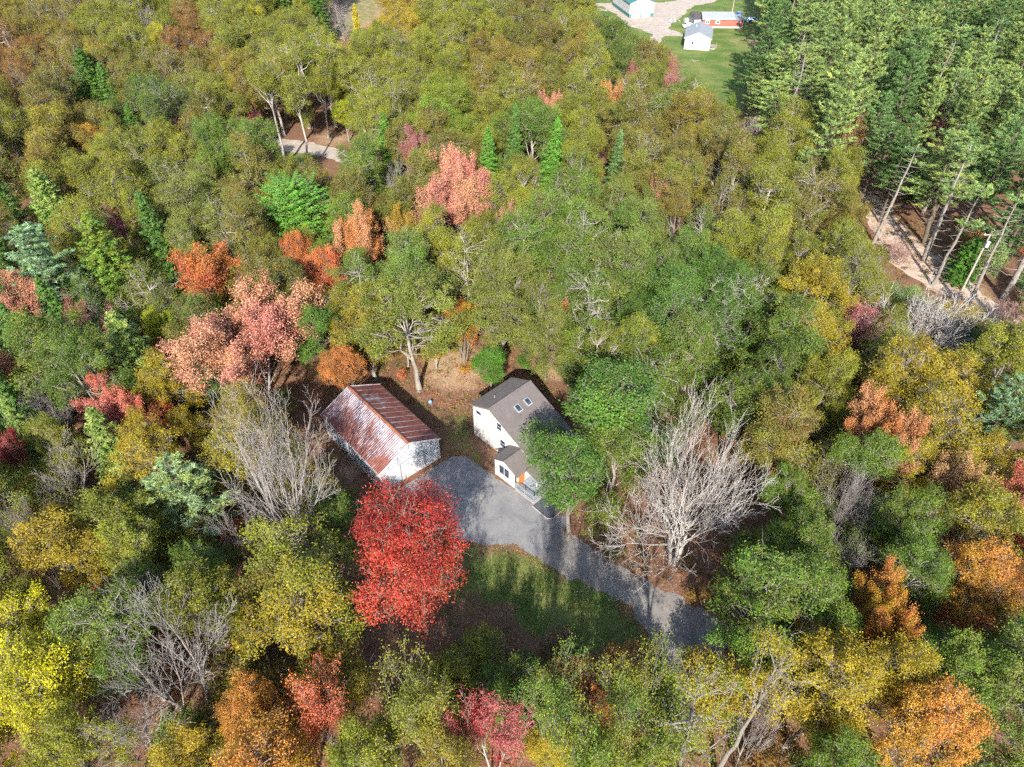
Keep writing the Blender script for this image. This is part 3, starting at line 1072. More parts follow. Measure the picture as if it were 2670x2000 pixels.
sg = []
for i in range(1, 26):
    v = i * 0.395
    sg.append((-0.012, -v, 0.05, -0.012, -v, roof_z(v) - 0.22, 0.022, 0.022))
for i in range(1, 17):
    sg.append((i * 0.385, 0.012, 0.05, i * 0.385, 0.012, 4.95, 0.022, 0.022))
tag(obj("siding_battens", tube_mesh("siding_battens", [(np.array(sg), 4)], CREAM), HOU), kind="stuff")
box("foundation", HOU, (3.15, -5.0, 0.1), (6.4, 10.1, 0.2), CONCRETE)
box("corner_trim", HOU, (-0.02, 0.02, 2.5), (0.12, 0.12, 5.0), WHITE_TRIM)


def seam_panel(name, width, length, mat, th=0.06):
    V, F = [], []

    def add(x0, x1, y0, y1, z0, z1):
        b = len(V)
        for z in (z0, z1):
            V.extend([(x0, y0, z), (x1, y0, z), (x1, y1, z), (x0, y1, z)])
        for f in ((0, 3, 2, 1), (4, 5, 6, 7), (0, 1, 5, 4), (1, 2, 6, 5), (2, 3, 7, 6), (3, 0, 4, 7)):
            F.append([b + i for i in f])
    add(0, width, 0, length, -th, 0)
    add(-0.014, 0.014, 0.0, length, 0.002, 0.022)
    return mesh_np(name, np.array(V), [np.array(F)], mat)


def lay_panels(parent, x0, x1, n, ridge_y, ridge_z, slope_tan, length, direction, mat, name="roof_panel"):
    """panels side by side along x, running down from the ridge towards direction*y"""
    w = (x1 - x0) / n
    me = seam_panel(name, w - 0.001, length, mat)
    a = math.atan(slope_tan)
    out = []
    for k in range(n):
        o = obj(name, me, parent)
        if direction < 0:
            m = Matrix(((-1, 0, 0), (0, -math.cos(a), -math.sin(a)), (0, -math.sin(a), math.cos(a)))).to_4x4()
            m.translation = (x0 + (k + 1) * w, ridge_y, ridge_z)
        else:
            m = Matrix(((1, 0, 0), (0, math.cos(a), math.sin(a)), (0, -math.sin(a), math.cos(a)))).to_4x4()
            m.translation = (x0 + k * w, ridge_y, ridge_z)
        o.matrix_local = m
        out.append(o)
    return out


lay_panels(HOU, -0.3, 6.6, 14, -RV + 0.01, RZ, 0.43, (RV + 0.3) * math.hypot(1, 0.43), 1, BROWN_ROOF)
lay_panels(HOU, -0.3, 6.6, 14, -RV - 0.01, RZ, 0.497, 7.4 * math.hypot(1, 0.497), -1, BROWN_ROOF)
obj("ridge_cap", prism_me("ridge_cap", [(-RV - 0.16, RZ - 0.04), (-RV, RZ + 0.07), (-RV + 0.16, RZ - 0.04), (-RV + 0.16, RZ + 0.0), (-RV, RZ + 0.10), (-RV - 0.16, RZ + 0.0)], 'x', -0.33, 6.63, BROWN_ROOF), HOU)
# verge boards on the gable
for v0, v1 in ((-0.3, RV), (RV, 10.33)):
    z0, z1 = roof_z(v0) - 0.16, roof_z(v1) - 0.16
    ln = math.hypot(v1 - v0, z1 - z0)
    box("verge_board", HOU, (-0.27, -(v0 + v1) / 2, (z0 + z1) / 2), (0.05, ln, 0.17), BROWN_ROOF, rot=(math.atan2(-(z1 - z0), v1 - v0), 0, 0))


def window_x(parent, v, z, w, h, x=-0.02, mull=0, bars=0):
    """window on a wall that faces -x, centred v from the back, z up"""
    g = box("window", parent, (x, -v, z), (0.05, w, h), GLASS)
    f = 0.08
    for s in (-1, 1):
        box("frame", g, (-0.015, s * (w / 2 + f / 2 - 0.01), 0), (0.07, f, h + 2 * f), WHITE_TRIM)
        box("frame", g, (-0.017, 0, s * (h / 2 + f / 2 - 0.01)), (0.065, w, f), WHITE_TRIM)
    for i in range(mull):
        box("mullion", g, (-0.012, -w / 2 + w * (i + 1) / (mull + 1), 0), (0.06, 0.09, h), WHITE_TRIM)
    if bars:
        box("sash_bar", g, (-0.014, 0, 0), (0.055, w, 0.05), WHITE_TRIM)
    box("sill", g, (-0.05, 0, -h / 2 - f - 0.01), (0.13, w + 0.28, 0.05), WHITE_TRIM)
    return g


window_x(HOU, 0.85, 4.25, 0.8, 0.55)
window_x(HOU, 4.35, 4.35, 0.75, 1.05, bars=1)
window_x(HOU, 4.9, 1.95, 0.8, 1.05, bars=1)
# two skylights on the front slope
for u in (2.75, 4.35):
    v = RV + 1.75
    a = math.atan(0.497)
    sk = box("skylight", HOU, (u, -v, roof_z(v) + 0.075), (0.58, 0.82, 0.10), GLASS, rot=(a, 0, 0))
    for s in (-1, 1):
        box("frame", sk, (s * 0.33, 0, 0.01), (0.08, 0.98, 0.15), STEEL)
        box("frame", sk, (0, s * 0.45, 0.012), (0.58, 0.08, 0.15), WHITE_TRIM if s < 0 else STEEL)
box("plumbing_vent", HOU, (1.9, -1.6, roof_z(1.6) + 0.18), (0.09, 0.09, 0.4), STEEL, bevel=0.02)
# the low wing on the gable side
EV0, EV1, EAV, EAZ = 6.45, 9.67, 8.06, 3.55
wing = [(-EV0, 0), (-EV0, 2.72), (-EAV, EAZ - 0.12), (-EV1, 2.72), (-EV1, 0)]
obj("wing_wall", prism_me("wing_wall", wing, 'x', -2.7, -0.03, CREAM), HOU)
lay_panels(HOU, -2.95, -0.02, 6, -EAV + 0.01, EAZ, 0.47, 1.95 * math.hypot(1, 0.47), 1, BROWN_ROOF)
lay_panels(HOU, -2.95, -0.35, 6, -EAV - 0.01, EAZ, 0.47, 2.15 * math.hypot(1, 0.47), -1, BROWN_ROOF)
obj("ridge_cap", prism_me("ridge_cap", [(-EAV - 0.13, EAZ - 0.03), (-EAV, EAZ + 0.065), (-EAV + 0.13, EAZ - 0.03), (-EAV + 0.13, EAZ), (-EAV, EAZ + 0.09), (-EAV - 0.13, EAZ)], 'x', -2.98, -0.05, BROWN_ROOF), HOU)
window_x(HOU, 7.9, 1.62, 1.55, 1.35, x=-2.72, mull=1)
box("corner_trim", HOU, (-2.71, -EV0 + 0.01, 1.3), (0.1, 0.1, 2.6), WHITE_TRIM)
box("corner_trim", HOU, (-2.71, -EV1 - 0.01, 1.3), (0.1, 0.1, 2.6), DARK_TRIM)
# porch: roof carried on posts, orange door, deck boards and railing
lay_panels(HOU, -1.6, 5.0, 13, -10.2, 2.78, 0.30, 1.9 * math.hypot(1, 0.30), -1, BROWN_ROOF)
box("door", HOU, (-1.75, -EV1 - 0.03, 1.33), (0.85, 0.05, 2.0), ORANGE_WOOD)
box("porch_wall", HOU, (1.6, -10.06, 1.3), (3.2, 0.08, 2.4), CREAM)
for u in (-1.5, 1.4, 4.3):
    box("porch_post", HOU, (u, -11.85, 1.25), (0.12, 0.12, 1.9), WHITE_TRIM)
plank = box_me("deck_plank", 5.6, 0.135, 0.04, DECK)
for i in range(20):
    obj("deck_plank", plank, HOU, (-0.1, -9.80 - i * 0.15, 0.30))
box("deck_skirt", HOU, (-0.1, -11.25, 0.14), (5.5, 2.9, 0.26), WOOD_GREY)
rail_posts = [(-2.82, -9.85), (-2.82, -11.25), (-2.82, -12.65), (-1.2, -12.65), (0.4, -12.65)]
for (x, y) in rail_posts:
    box("railing_post", HOU, (x, y, 0.82), (0.09, 0.09, 1.04), STEEL)
for z in (0.5, 1.25):
    box("railing_rail", HOU, (-2.82, -11.25, z), (0.06, 2.72, 0.06), STEEL)
    box("railing_rail", HOU, (-1.19, -12.65, z), (3.17, 0.06, 0.06), STEEL)
bal = box_me("baluster", 0.03, 0.03, 0.70, STEEL)
for i in range(17):
    obj("baluster", bal, HOU, (-2.82, -10.0 - i * 0.155, 0.875))
for i in range(19):
    obj("baluster", bal, HOU, (-2.67 + i * 0.155, -12.65, 0.875))
# slate-dark walk in front of the porch, edged
walk_d = [(1150, 1094), (1181, 1120), (1192, 1121), (1219, 1100), (1240, 1075), (1210, 1045), (1180, 1060)]
WALK = paved_material("dark_walk", (0.055, 0.065, 0.085), (0.10, 0.11, 0.135), False, 4.0)
tag(sheet("walkway", poly_world(walk_d), 0.030, WALK, 9, 0.0, 0.8), kind="structure")
kerb_pts = [ground(x, y) for x, y in walk_d[:5]]
kv = []
for a, b in zip(kerb_pts[:-1], kerb_pts[1:]):
    kv.append((a.x, a.y, 0.05, b.x, b.y, 0.05, 0.06, 0.06))
tag(obj("walkway_edging", tube_mesh("walkway_edging", [(np.array(kv), 6)], POLE_WOOD)), kind="structure")

# small things in the yard
bl_ = ground(930, 873)
ball = empty("propane_tank", (bl_.x, bl_.y, 0))
tag(ball, "small blue grey rounded tank on the leaf litter between garage and house", "tank")
bm = bmesh.new()
bmesh.ops.create_uvsphere(bm, u_segments=16, v_segments=10, radius=0.28)
for v in bm.verts:
    v.co.z = v.co.z * 1.15 + 0.36
me = bpy.data.meshes.new("shell")
bm.to_mesh(me)
bm.free()
me.materials.append(BLUE_METAL)
obj("shell", me, ball)
obj("foot_ring", tube_mesh("foot_ring", [(np.array([(0, 0, 0, 0, 0, 0.08, 0.2, 0.2)]), 12)], STEEL), ball)
obj("valve", tube_mesh("valve", [(np.array([(0, 0, 0.66, 0, 0, 0.78, 0.06, 0.05)]), 8)], STEEL), ball)

# ------------------------------------------------------------------ the far farm
WHO = empty("white_house", (52.6, 225.3, 0), math.radians(-14.0))     # x along the gable front, y to the back
tag(WHO, "small white house with a grey gable roof on the green lawn", "house")
w, L = 7.6, 13.0
obj("wall", prism_me("wall", [(0, 0), (w, 0), (w, 3.3), (w / 2, 4.9), (0, 3.3)], 'y', 0, L, WHITE_TRIM), WHO)
a = math.atan2(1.6, w / 2)
for s, nm in ((-1, "roof_slope"), (1, "roof_slope")):
    ln = math.hypot(w / 2 + 0.35, (w / 2 + 0.35) * 1.6 / (w / 2))
    box(nm, WHO, (w / 2 + s * (w / 2 + 0.35) / 2, L / 2, 4.97 - (w / 2 + 0.35) / 2 * 1.6 / (w / 2)), (ln, L + 0.7, 0.12), GREY_ROOF, rot=(0, s * a, 0))
    box("verge_board", WHO, (w / 2 + s * (w / 2 + 0.35) / 2, -0.32, 4.84 - (w / 2 + 0.35) / 2 * 1.6 / (w / 2)), (ln, 0.05, 0.2), WHITE_TRIM, rot=(0, s * a, 0))
gwin = box("window", WHO, (2.4, -0.02, 1.9), (0.55, 0.05, 0.75), GLASS)
for s in (-1, 1):
    box("frame", gwin, (s * 0.31, -0.01, 0), (0.09, 0.06, 0.92), WHITE_TRIM)
    box("frame", gwin, (0, -0.012, s * 0.41), (0.54, 0.055, 0.09), WHITE_TRIM)
box("vent_pipe", WHO, (w / 2 - 1.0, 8.0, 4.85), (0.16, 0.16, 0.7), WHITE_TRIM)
sd = box("door", WHO, (-0.02, 6.0, 1.1), (0.05, 0.95, 2.0), DARK_TRIM)
for z in (0.6, 1.2):
    box("deck_rail", WHO, (w + 1.0, 2.2, z), (1.9, 0.08, 0.08), WOOD_GREY)
    box("deck_rail", WHO, (w + 1.95, 3.3, z), (0.08, 2.2, 0.08), WOOD_GREY)
for x, y in ((w + 0.1, 2.2), (w + 1.95, 2.2), (w + 1.95, 4.4)):
    box("deck_post", WHO, (x, y, 0.65), (0.12, 0.12, 1.3), WOOD_GREY)
for k in range(8):
    box("deck_plank", WHO, (w + 1.0, 2.35 + k * 0.28, 0.42), (1.9, 0.26, 0.05), WOOD_GREY)
box("step", WHO, (w + 1.0, 1.85, 0.15), (1.4, 0.35, 0.3), WOOD_GREY)

RED = empty("red_barn", (63.4, 250.0, 0), math.radians(-1.5))
tag(RED, "long low red building with grey roof and white trimmed windows behind the white house", "barn")
obj("wall", prism_me("wall", [(0, 0), (0, 2.9), (3.0, 4.1), (6.0, 2.9), (6.0, 0)], 'x', 0, 10.2, RED_WALL), RED)
obj("wing_wall", prism_me("wing_wall", [(0.3, 0), (0.3, 2.3), (5.0, 2.7), (5.0, 0)], 'x', 10.22, 13.4, RED_WALL), RED)
a = math.atan2(1.2, 3.0)
for s in (-1, 1):
    ln = math.hypot(3.35, 3.35 * 0.4)
    box("roof_slope", RED, (5.05, 3.0 + s * 3.35 / 2, 4.17 - 3.35 / 2 * 0.4), (10.8, ln, 0.12), GREY_ROOF, rot=(-s * a, 0, 0))
box("roof_slope", RED, (11.9, 2.6, 2.62), (3.5, 5.4, 0.1), GREY_ROOF, rot=(math.atan2(0.4, 4.7), 0, 0))
box("eave_board", RED, (5.05, -0.36, 2.72), (10.8, 0.05, 0.24), WHITE_TRIM)
box("sill_board", RED, (6.7, -0.03, 0.22), (13.4, 0.05, 0.42), WHITE_TRIM)
for x in (1.5, 4.9):
    gw_ = box("window", RED, (x, -0.03, 1.75), (1.0, 0.05, 0.65), GLASS)
    for s in (-1, 1):
        box("frame", gw_, (s * 0.6, -0.01, 0), (0.24, 0.06, 1.05), WHITE_TRIM)
        box("frame", gw_, (0, -0.012, s * 0.42), (0.97, 0.055, 0.2), WHITE_TRIM)
    box("mullion", gw_, (0, -0.011, 0), (0.1, 0.057, 0.64), WHITE_TRIM)
box("doorway", RED, (12.0, 0.27, 1.25), (0.8, 0.05, 1.6), DARK_TRIM)
box("corner_board", RED, (13.38, 0.26, 1.2), (0.16, 0.1, 2.3), WHITE_TRIM)

# the striped lean-to at the barn's end
TARP = empty("striped_shelter", (60.6, 250.4, 0), math.radians(4))
tag(TARP, "black and white striped twin gabled canvas shelter at the end of the red barn", "shelter")
for gi in (0, 1):
    oy = gi * 3.1
    for k in range(10):
        y0 = oy + k * 0.3
        t0, t1 = k / 10 * 2 - 1, (k + 1) / 10 * 2 - 1
        z0, z1 = 2.3 + 1.5 * (1 - abs(t0)), 2.3 + 1.5 * (1 - abs(t1))
        obj("canvas_strip", prism_me("canvas_strip", [(y0, 0.05), (y0 + 0.3, 0.05), (y0 + 0.3, z1), (y0, z0)], 'x', 0, 2.3 - gi * 0.2, STRIPE_DARK if k % 2 else WHITE_TRIM), TARP)
    for s in (0, 1):
        box("canopy_edge", TARP, (1.1, oy + 0.75 + 1.5 * s, 3.1), (2.5, 2.15, 0.06), STRIPE_DARK, rot=(math.atan2(1.5, 1.5) * (1 if s == 0 else -1), 0, 0))

GG = empty("green_trim_garage", (40.8, 263.4, 0), math.radians(11.5))
tag(GG, "white two-door garage with teal green base and roof at the top edge", "garage")
w, L = 8.8, 19.0
obj("wall", prism_me("wall", [(0, 0), (w, 0), (w, 4.5), (w / 2, 6.4), (0, 4.5)], 'y', 0, L, WHITE_TRIM), GG)
a = math.atan2(1.9, w / 2)
for s in (-1, 1):
    ln = math.hypot(w / 2 + 0.35, (w / 2 + 0.35) * 1.9 / (w / 2))
    box("roof_slope", GG, (w / 2 + s * (w / 2 + 0.35) / 2, L / 2, 6.5 - (w / 2 + 0.35) / 2 * 1.9 / (w / 2)), (ln, L + 0.8, 0.1), TEAL, rot=(0, s * a, 0))
box("base_band", GG, (-0.02, L / 2, 0.55), (0.05, L + 0.04, 1.1), TEAL)
for x0, x1 in ((0.02, 0.75), (3.95, 4.45), (7.65, w)):
    box("base_band", GG, ((x0 + x1) / 2, -0.02, 0.55), (x1 - x0, 0.05, 1.1), TEAL)
for x in (2.35, 6.05):
    gd = box("garage_door", GG, (x, -0.03, 1.65), (3.1, 0.06, 3.2), WHITE_TRIM)
    for s in (-1, 1):
        box("jamb", gd, (s * 1.62, -0.01, 0.02), (0.1, 0.08, 3.3), STEEL)
        box("pane", gd, (s * 0.6, -0.035, 0.35), (0.42, 0.03, 0.24), GLASS)
    box("lintel", gd, (0, -0.012, 1.69), (3.1, 0.08, 0.1), STEEL)
    for z in (-0.85, -0.05, 0.75):
        box("panel_joint", gd, (0, -0.032, z), (3.05, 0.012, 0.03), STEEL)


def make_car(name, loc, rz, paint, label):
    car = empty(name, loc, rz)
    tag(car, label, "car")
    prof = [(-2.2, 0.35), (2.2, 0.35), (2.25, 0.75), (1.35, 0.95), (0.75, 1.42), (-1.1, 1.45), (-1.9, 1.0), (-2.25, 0.9)]
    me = prism_me("body", prof, 'y', -0.85, 0.85, paint)
    bm = bmesh.new()
    bm.from_mesh(me)
    for v in bm.verts:
        if v.co.z > 1.2:
            v.co.y *= 0.8
    bmesh.ops.bevel(bm, geom=list(bm.edges), offset=0.06, segments=2, affect='EDGES')
    bm.to_mesh(me)
    bm.free()
    obj("body", me, car)
    for x, z, tilt, ln in ((1.10, 1.21, 0.68, 0.62), (-1.52, 1.25, -0.52, 0.75)):
        box("windscreen", car, (x, 0, z), (ln, 1.25, 0.03), GLASS, rot=(0, tilt, 0))
    for s in (-1, 1):
        box("side_window", car, (-0.2, s * 0.79, 1.2), (1.7, 0.03, 0.3), GLASS, rot=(s * -0.38, 0, 0))
        for x in (-1.4, 1.4):
            wh = obj("wheel", tube_mesh("wheel", [(np.array([(x, s * 0.70, 0.33, x, s * 0.72, 0.33, 0.05, 0.33), (x, s * 0.72, 0.33, x, s * 0.88, 0.33, 0.33, 0.33), (x, s * 0.88, 0.33, x, s * 0.885, 0.33, 0.33, 0.2)]), 14)], TYRE), car)
            obj("rim", tube_mesh("rim", [(np.array([(x, s * 0.86, 0.33, x, s * 0.895, 0.33, 0.2, 0.19), (x, s * 0.895, 0.33, x, s * 0.9, 0.33, 0.19, 0.01)]), 12)], STEEL), wh)
        box("headlight", car, (2.21, s * 0.6, 0.68), (0.1, 0.3, 0.14), WHITE_TRIM)
    return car


c_ = ground(1490, 62)
make_car("parked_car", (c_.x, c_.y + 1.0, 0.02), math.radians(8), CAR_WHITE, "white car parked beside the white house")
c_ = ground(1623, 48)
make_car("parked_car", (c_.x, c_.y, 0.02), math.radians(-10), CAR_BLUE, "blue car parked under the pines past the red barn")
c_ = ground(1600, 40)
make_car("parked_car", (c_.x, c_.y + 3, 0.02), math.radians(60), CAR_BLUE, "blue car close behind the right end of the red barn")
# pale crate on the grass beside the shelter
c_ = ground(1485, 48)
cr = empty("crate", (c_.x, c_.y, 0), 0.1)
tag(cr, "pale wooden crate on the grass before the striped shelter", "crate")
for k in range(4):
    box("plank", cr, (0, -0.6, 0.2 + k * 0.3), (2.4, 0.05, 0.26), CREAM)
    box("plank", cr, (0, 0.6, 0.2 + k * 0.3), (2.4, 0.05, 0.26), CREAM)
for s in (-1, 1):
    box("side", cr, (s * 1.15, 0, 0.65), (0.06, 1.14, 1.2), CREAM)


def brush(name, loc, n, length, spread, mat, label, seed):
    rng_ = np.random.default_rng(seed)
    sg_ = []
    for _ in range(n):
        a_ = rng_.uniform(0, 6.28)
        c0 = np.array([rng_.normal() * spread, rng_.normal() * spread * 0.35, rng_.uniform(0.05, 0.5)])
        d_ = np.array([math.cos(a_), math.sin(a_) * 0.5, rng_.normal() * 0.15]) * length * rng_.uniform(0.4, 1)
        sg_.append((*(c0 - d_ / 2), *(c0 + d_ / 2), 0.05, 0.02))
    o_ = obj(name, tube_mesh(name, [(np.array(sg_), 5)], mat))
    o_.location = loc
    return o_


c_ = ground(1288, 24)
tag(brush("brush_pile", (c_.x, c_.y, 0), 90, 2.6, 3.0, POLE_WOOD, None, 3), "long brown pile of cut brush beside the white two-door garage", "brush pile", kind="thing")
c_ = ground(1500, 133)
tag(brush("fallen_branch", (c_.x, c_.y, 0), 7, 2.2, 0.5, WOOD_GREY, None, 4), "grey fallen branch lying on the lawn below the white house", "branch", kind="thing")
c_ = ground(1455, 50)
for i_ in range(3):
    wp_ = empty("lawn_chair", (c_.x + i_ * 1.6 - 1.0, c_.y + 0.6 * i_, 0), i_ * 0.7)
    tag(wp_, ["white lawn chair nearest the pale crate", "white lawn chair between two others by the crate", "white lawn chair farthest from the farm road"][i_], "chair", "lawn chairs by the crate")
    box("seat", wp_, (0, 0, 0.42), (0.55, 0.55, 0.06), WHITE_TRIM)
    box("backrest", wp_, (0, 0.27, 0.78), (0.55, 0.06, 0.7), WHITE_TRIM, rot=(-0.2, 0, 0))
    for x_ in (-0.24, 0.24):
        for y_ in (-0.24, 0.24):
            box("leg", wp_, (x_, y_, 0.2), (0.06, 0.06, 0.4), WHITE_TRIM)


def utility_pole(name, loc, h, label, trans=True, lean=0.0):
    p = empty(name, loc)
    tag(p, label, "utility pole")
    obj("post", tube_mesh("post", [(np.array([(0, 0, -0.5, lean, 0, h, 0.17, 0.11)]), 10)], POLE_WOOD), p)
    box("crossarm", p, (lean, -0.14, h - 0.5), (2.2, 0.1, 0.12), POLE_WOOD)
    for x in (-0.95, 0.0, 0.95):
        obj("insulator", tube_mesh("insulator", [(np.array([(lean + x, -0.14, h - 0.43, lean + x, -0.14, h - 0.2, 0.05, 0.04)]), 8)], WHITE_TRIM), p)
    if trans:
        obj("transformer", tube_mesh("transformer", [(np.array([(lean * .8, -0.42, h - 2.4, lean * .8, -0.42, h - 1.5, 0.26, 0.26), (lean * .8, -0.42, h - 1.5, lean * .8, -0.42, h - 1.42, 0.26, 0.05)]), 12)], WHITE_TRIM), p)
    return p


utility_pole("utility_pole", (71.3, 91.4, 0), 10.5, "wooden utility pole with grey transformer standing on the pink brushy strip")
c_ = ground(1577, 40)
utility_pole("utility_pole", (c_.x, c_.y - 1, 0), 9.0, "plain wooden utility pole at the corner of the red barn", False)

# the swing set by the woodland drive
c_ = ground(655, 385)
PL = empty("playset", (c_.x, c_.y, 0), math.radians(20))
tag(PL, "small play tower with grey canopy and green slide by the woodland drive", "playset")
for x in (-0.7, 0.7):
    for y in (-0.7, 0.7):
        box("post", PL, (x, y, 1.35), (0.1, 0.1, 2.7), WOOD_GREY)
for k in range(6):
    box("plank", PL, (0, -0.65 + k * 0.26, 1.5), (1.5, 0.24, 0.05), WOOD_GREY)
for s in (-1, 1):
    box("canopy", PL, (0, s * 0.42, 2.9), (1.9, 1.0, 0.04), DECK, rot=(-s * 0.6, 0, 0))
o = box("slide", PL, (1.9, 0, 0.8), (2.8, 0.55, 0.06), GREEN_PLASTIC, rot=(0, 0.5, 0))
for s in (-1, 1):
    box("slide_side", o, (0, s * 0.28, 0.1), (2.8, 0.04, 0.2), GREEN_PLASTIC)

# ------------------------------------------------------------------ the woodland
C = {k: lin(v) for k, v in dict(
    olive=(110, 124, 48), yolive=(142, 140, 52), gold=(170, 144, 54), dgreen=(72, 104, 44), mgreen=(90, 126, 50), bgreen=(90, 146, 52), lime=(190, 184, 52),
    brown=(126, 106, 52), rust=(140, 96, 58), orange=(206, 138, 84), peach=(210, 160, 124), pink=(202, 134, 122), rose=(176, 106, 104), red=(148, 36, 44),
    salmon=(200, 108, 84), crimson=(146, 44, 54), pine=(108, 140, 86), bluepine=(128, 158, 124), ypine=(148, 164, 90), spruce=(88, 126, 52), fir=(72, 106, 52), grey=(120, 126, 64),
    coral=(204, 104, 82), tan=(198, 164, 114), mauve=(172, 124, 124)).items()}
WORD = dict(olive="olive green", yolive="yellowish olive", gold="golden yellow", dgreen="dark green", mgreen="mid green", bgreen="bright green", lime="lemon yellow", brown="brownish olive",
            rust="rust brown", orange="orange", peach="peach coloured", pink="pink", rose="rose red", red="scarlet", salmon="orange red", crimson="crimson", pine="blue green", bluepine="pale blue green",
            ypine="yellow green", spruce="leaf green", fir="deep green", grey="greyish green", coral="coral", tan="tan", mauve="mauve pink")
BARKC = dict(grey=lin((134, 127, 118)), pale=lin((162, 155, 146)), dark=lin((98, 88, 76)), twig=lin((148, 141, 136)), pinkish=lin((160, 126, 118)), silver=lin((168, 161, 154)))
TREES = []
rngw = random.Random(4)


def darker(c, k):
    return (c[0] * k, c[1] * k, c[2] * k)


class Tree:
    pass


def put_tree(kind, base, h, r, c1, c2, name, bark="grey", rot=None, var=None, label=None, group=None, cf=None):
    """one tree: an Empty at the foot of the trunk, trunk and crown as its parts"""
    ps = PROTO[kind]
    p = ps[(rngw.randrange(len(ps)) if var is None else var) % len(ps)]
    t = Tree()
    t.kind, t.base, t.h, t.r, t.c1, t.c2, t.name = kind, Vector((base[0], base[1], 0)), h, r, c1, c2, name
    t.label, t.group = label, group
    o = empty(name, t.base, rngw.uniform(0, 6.28) if rot is None else rot)
    st = rngw.uniform(0.86, 1.16) if kind not in ("pine", "fir", "deadpine") else 1.0
    o.scale = (r / p["r"] * st, r / p["r"] / st, h / p["h"])
    o.rotation_euler[0] = rngw.gauss(0, 0.035)
    o.rotation_euler[1] = rngw.gauss(0, 0.035)
    t.obj = o
    for part in ("trunk", "crown", "branches"):
        for pm in (p[part] if isinstance(p.get(part), list) else [p[part]] if part in p else []):
            q = obj(part, pm, o)
            if part == "crown":
                j = rngw.uniform(0.88, 1.12)
                a, b = C[c1], C[c2]
                k = rngw.uniform(0, 0.25)
                a = tuple((a[i] * (1 - k) + b[i] * k) * j * GAIN for i in range(3))
                q.color = (*a, 1.0)
                q["tint"] = tuple(v * j * GAIN for v in b)
            else:
                bc = BARKC[bark]
                j = rngw.uniform(0.8, 1.15)
                q.color = (bc[0] * j, bc[1] * j, bc[2] * j, 1.0)
    cfz = cf if cf is not None else {"pine": 0.62, "deadpine": 0.6, "fir": 0.42, "cedar": 0.5, "broom": 0.5, "tall": 0.75, "lattice": 0.72, "lace": 0.7}.get(kind, 0.64)
    t.sx, t.sy, t.depth = survey((t.base.x, t.base.y, h * cfz))
    t.rp = r * FPX / t.depth / S
    TREES.append(t)
    return t


GAIN = 0.80
CF = {"pine": 0.62, "deadpine": 0.6, "fir": 0.42, "cedar": 0.5, "broom": 0.5, "tall": 0.75, "lattice": 0.72, "lace": 0.7}
NAME = {"broad": "oak_tree", "airy": "oak_tree", "tall": "oak_tree", "lattice": "oak_tree", "dense": "maple_or_green_tree", "sparse": "maple_or_green_tree", "thin": "maple_or_green_tree", "bare": "bare_tree", "fan": "bare_tree", "lace": "oak_tree", "redmaple": "maple_or_green_tree", "broom": "bare_thicket", "pine": "pine_tree", "deadpine": "pine_tree", "fir": "spruce_tree", "cedar": "cedar_tree", "shrub": "shrub"}


def special(kind, dx, dy, rp, h, c1, c2, label=None, name=None, bark=None, var=None, rot=None, group=None):
    """dx, dy: the crown's centre as surveyed; rp: its half width in the same survey"""
    z = h * CF.get(kind, 0.64)
    g = ground(dx, dy, z)
    depth = survey(g)[2]
    r = rp * S / FPX * depth
    bk = bark or {"bare": "twig", "broom": "twig", "thin": "pale", "sparse": "grey", "tall": "pale", "lattice": "grey", "deadpine": "grey", "pine": "dark", "fir": "dark"}.get(kind, "grey")
    t = put_tree(kind, g, h, r, c1, c2, name or NAME[kind], bk, rot, var, label, group)
    t.special = True
    return t


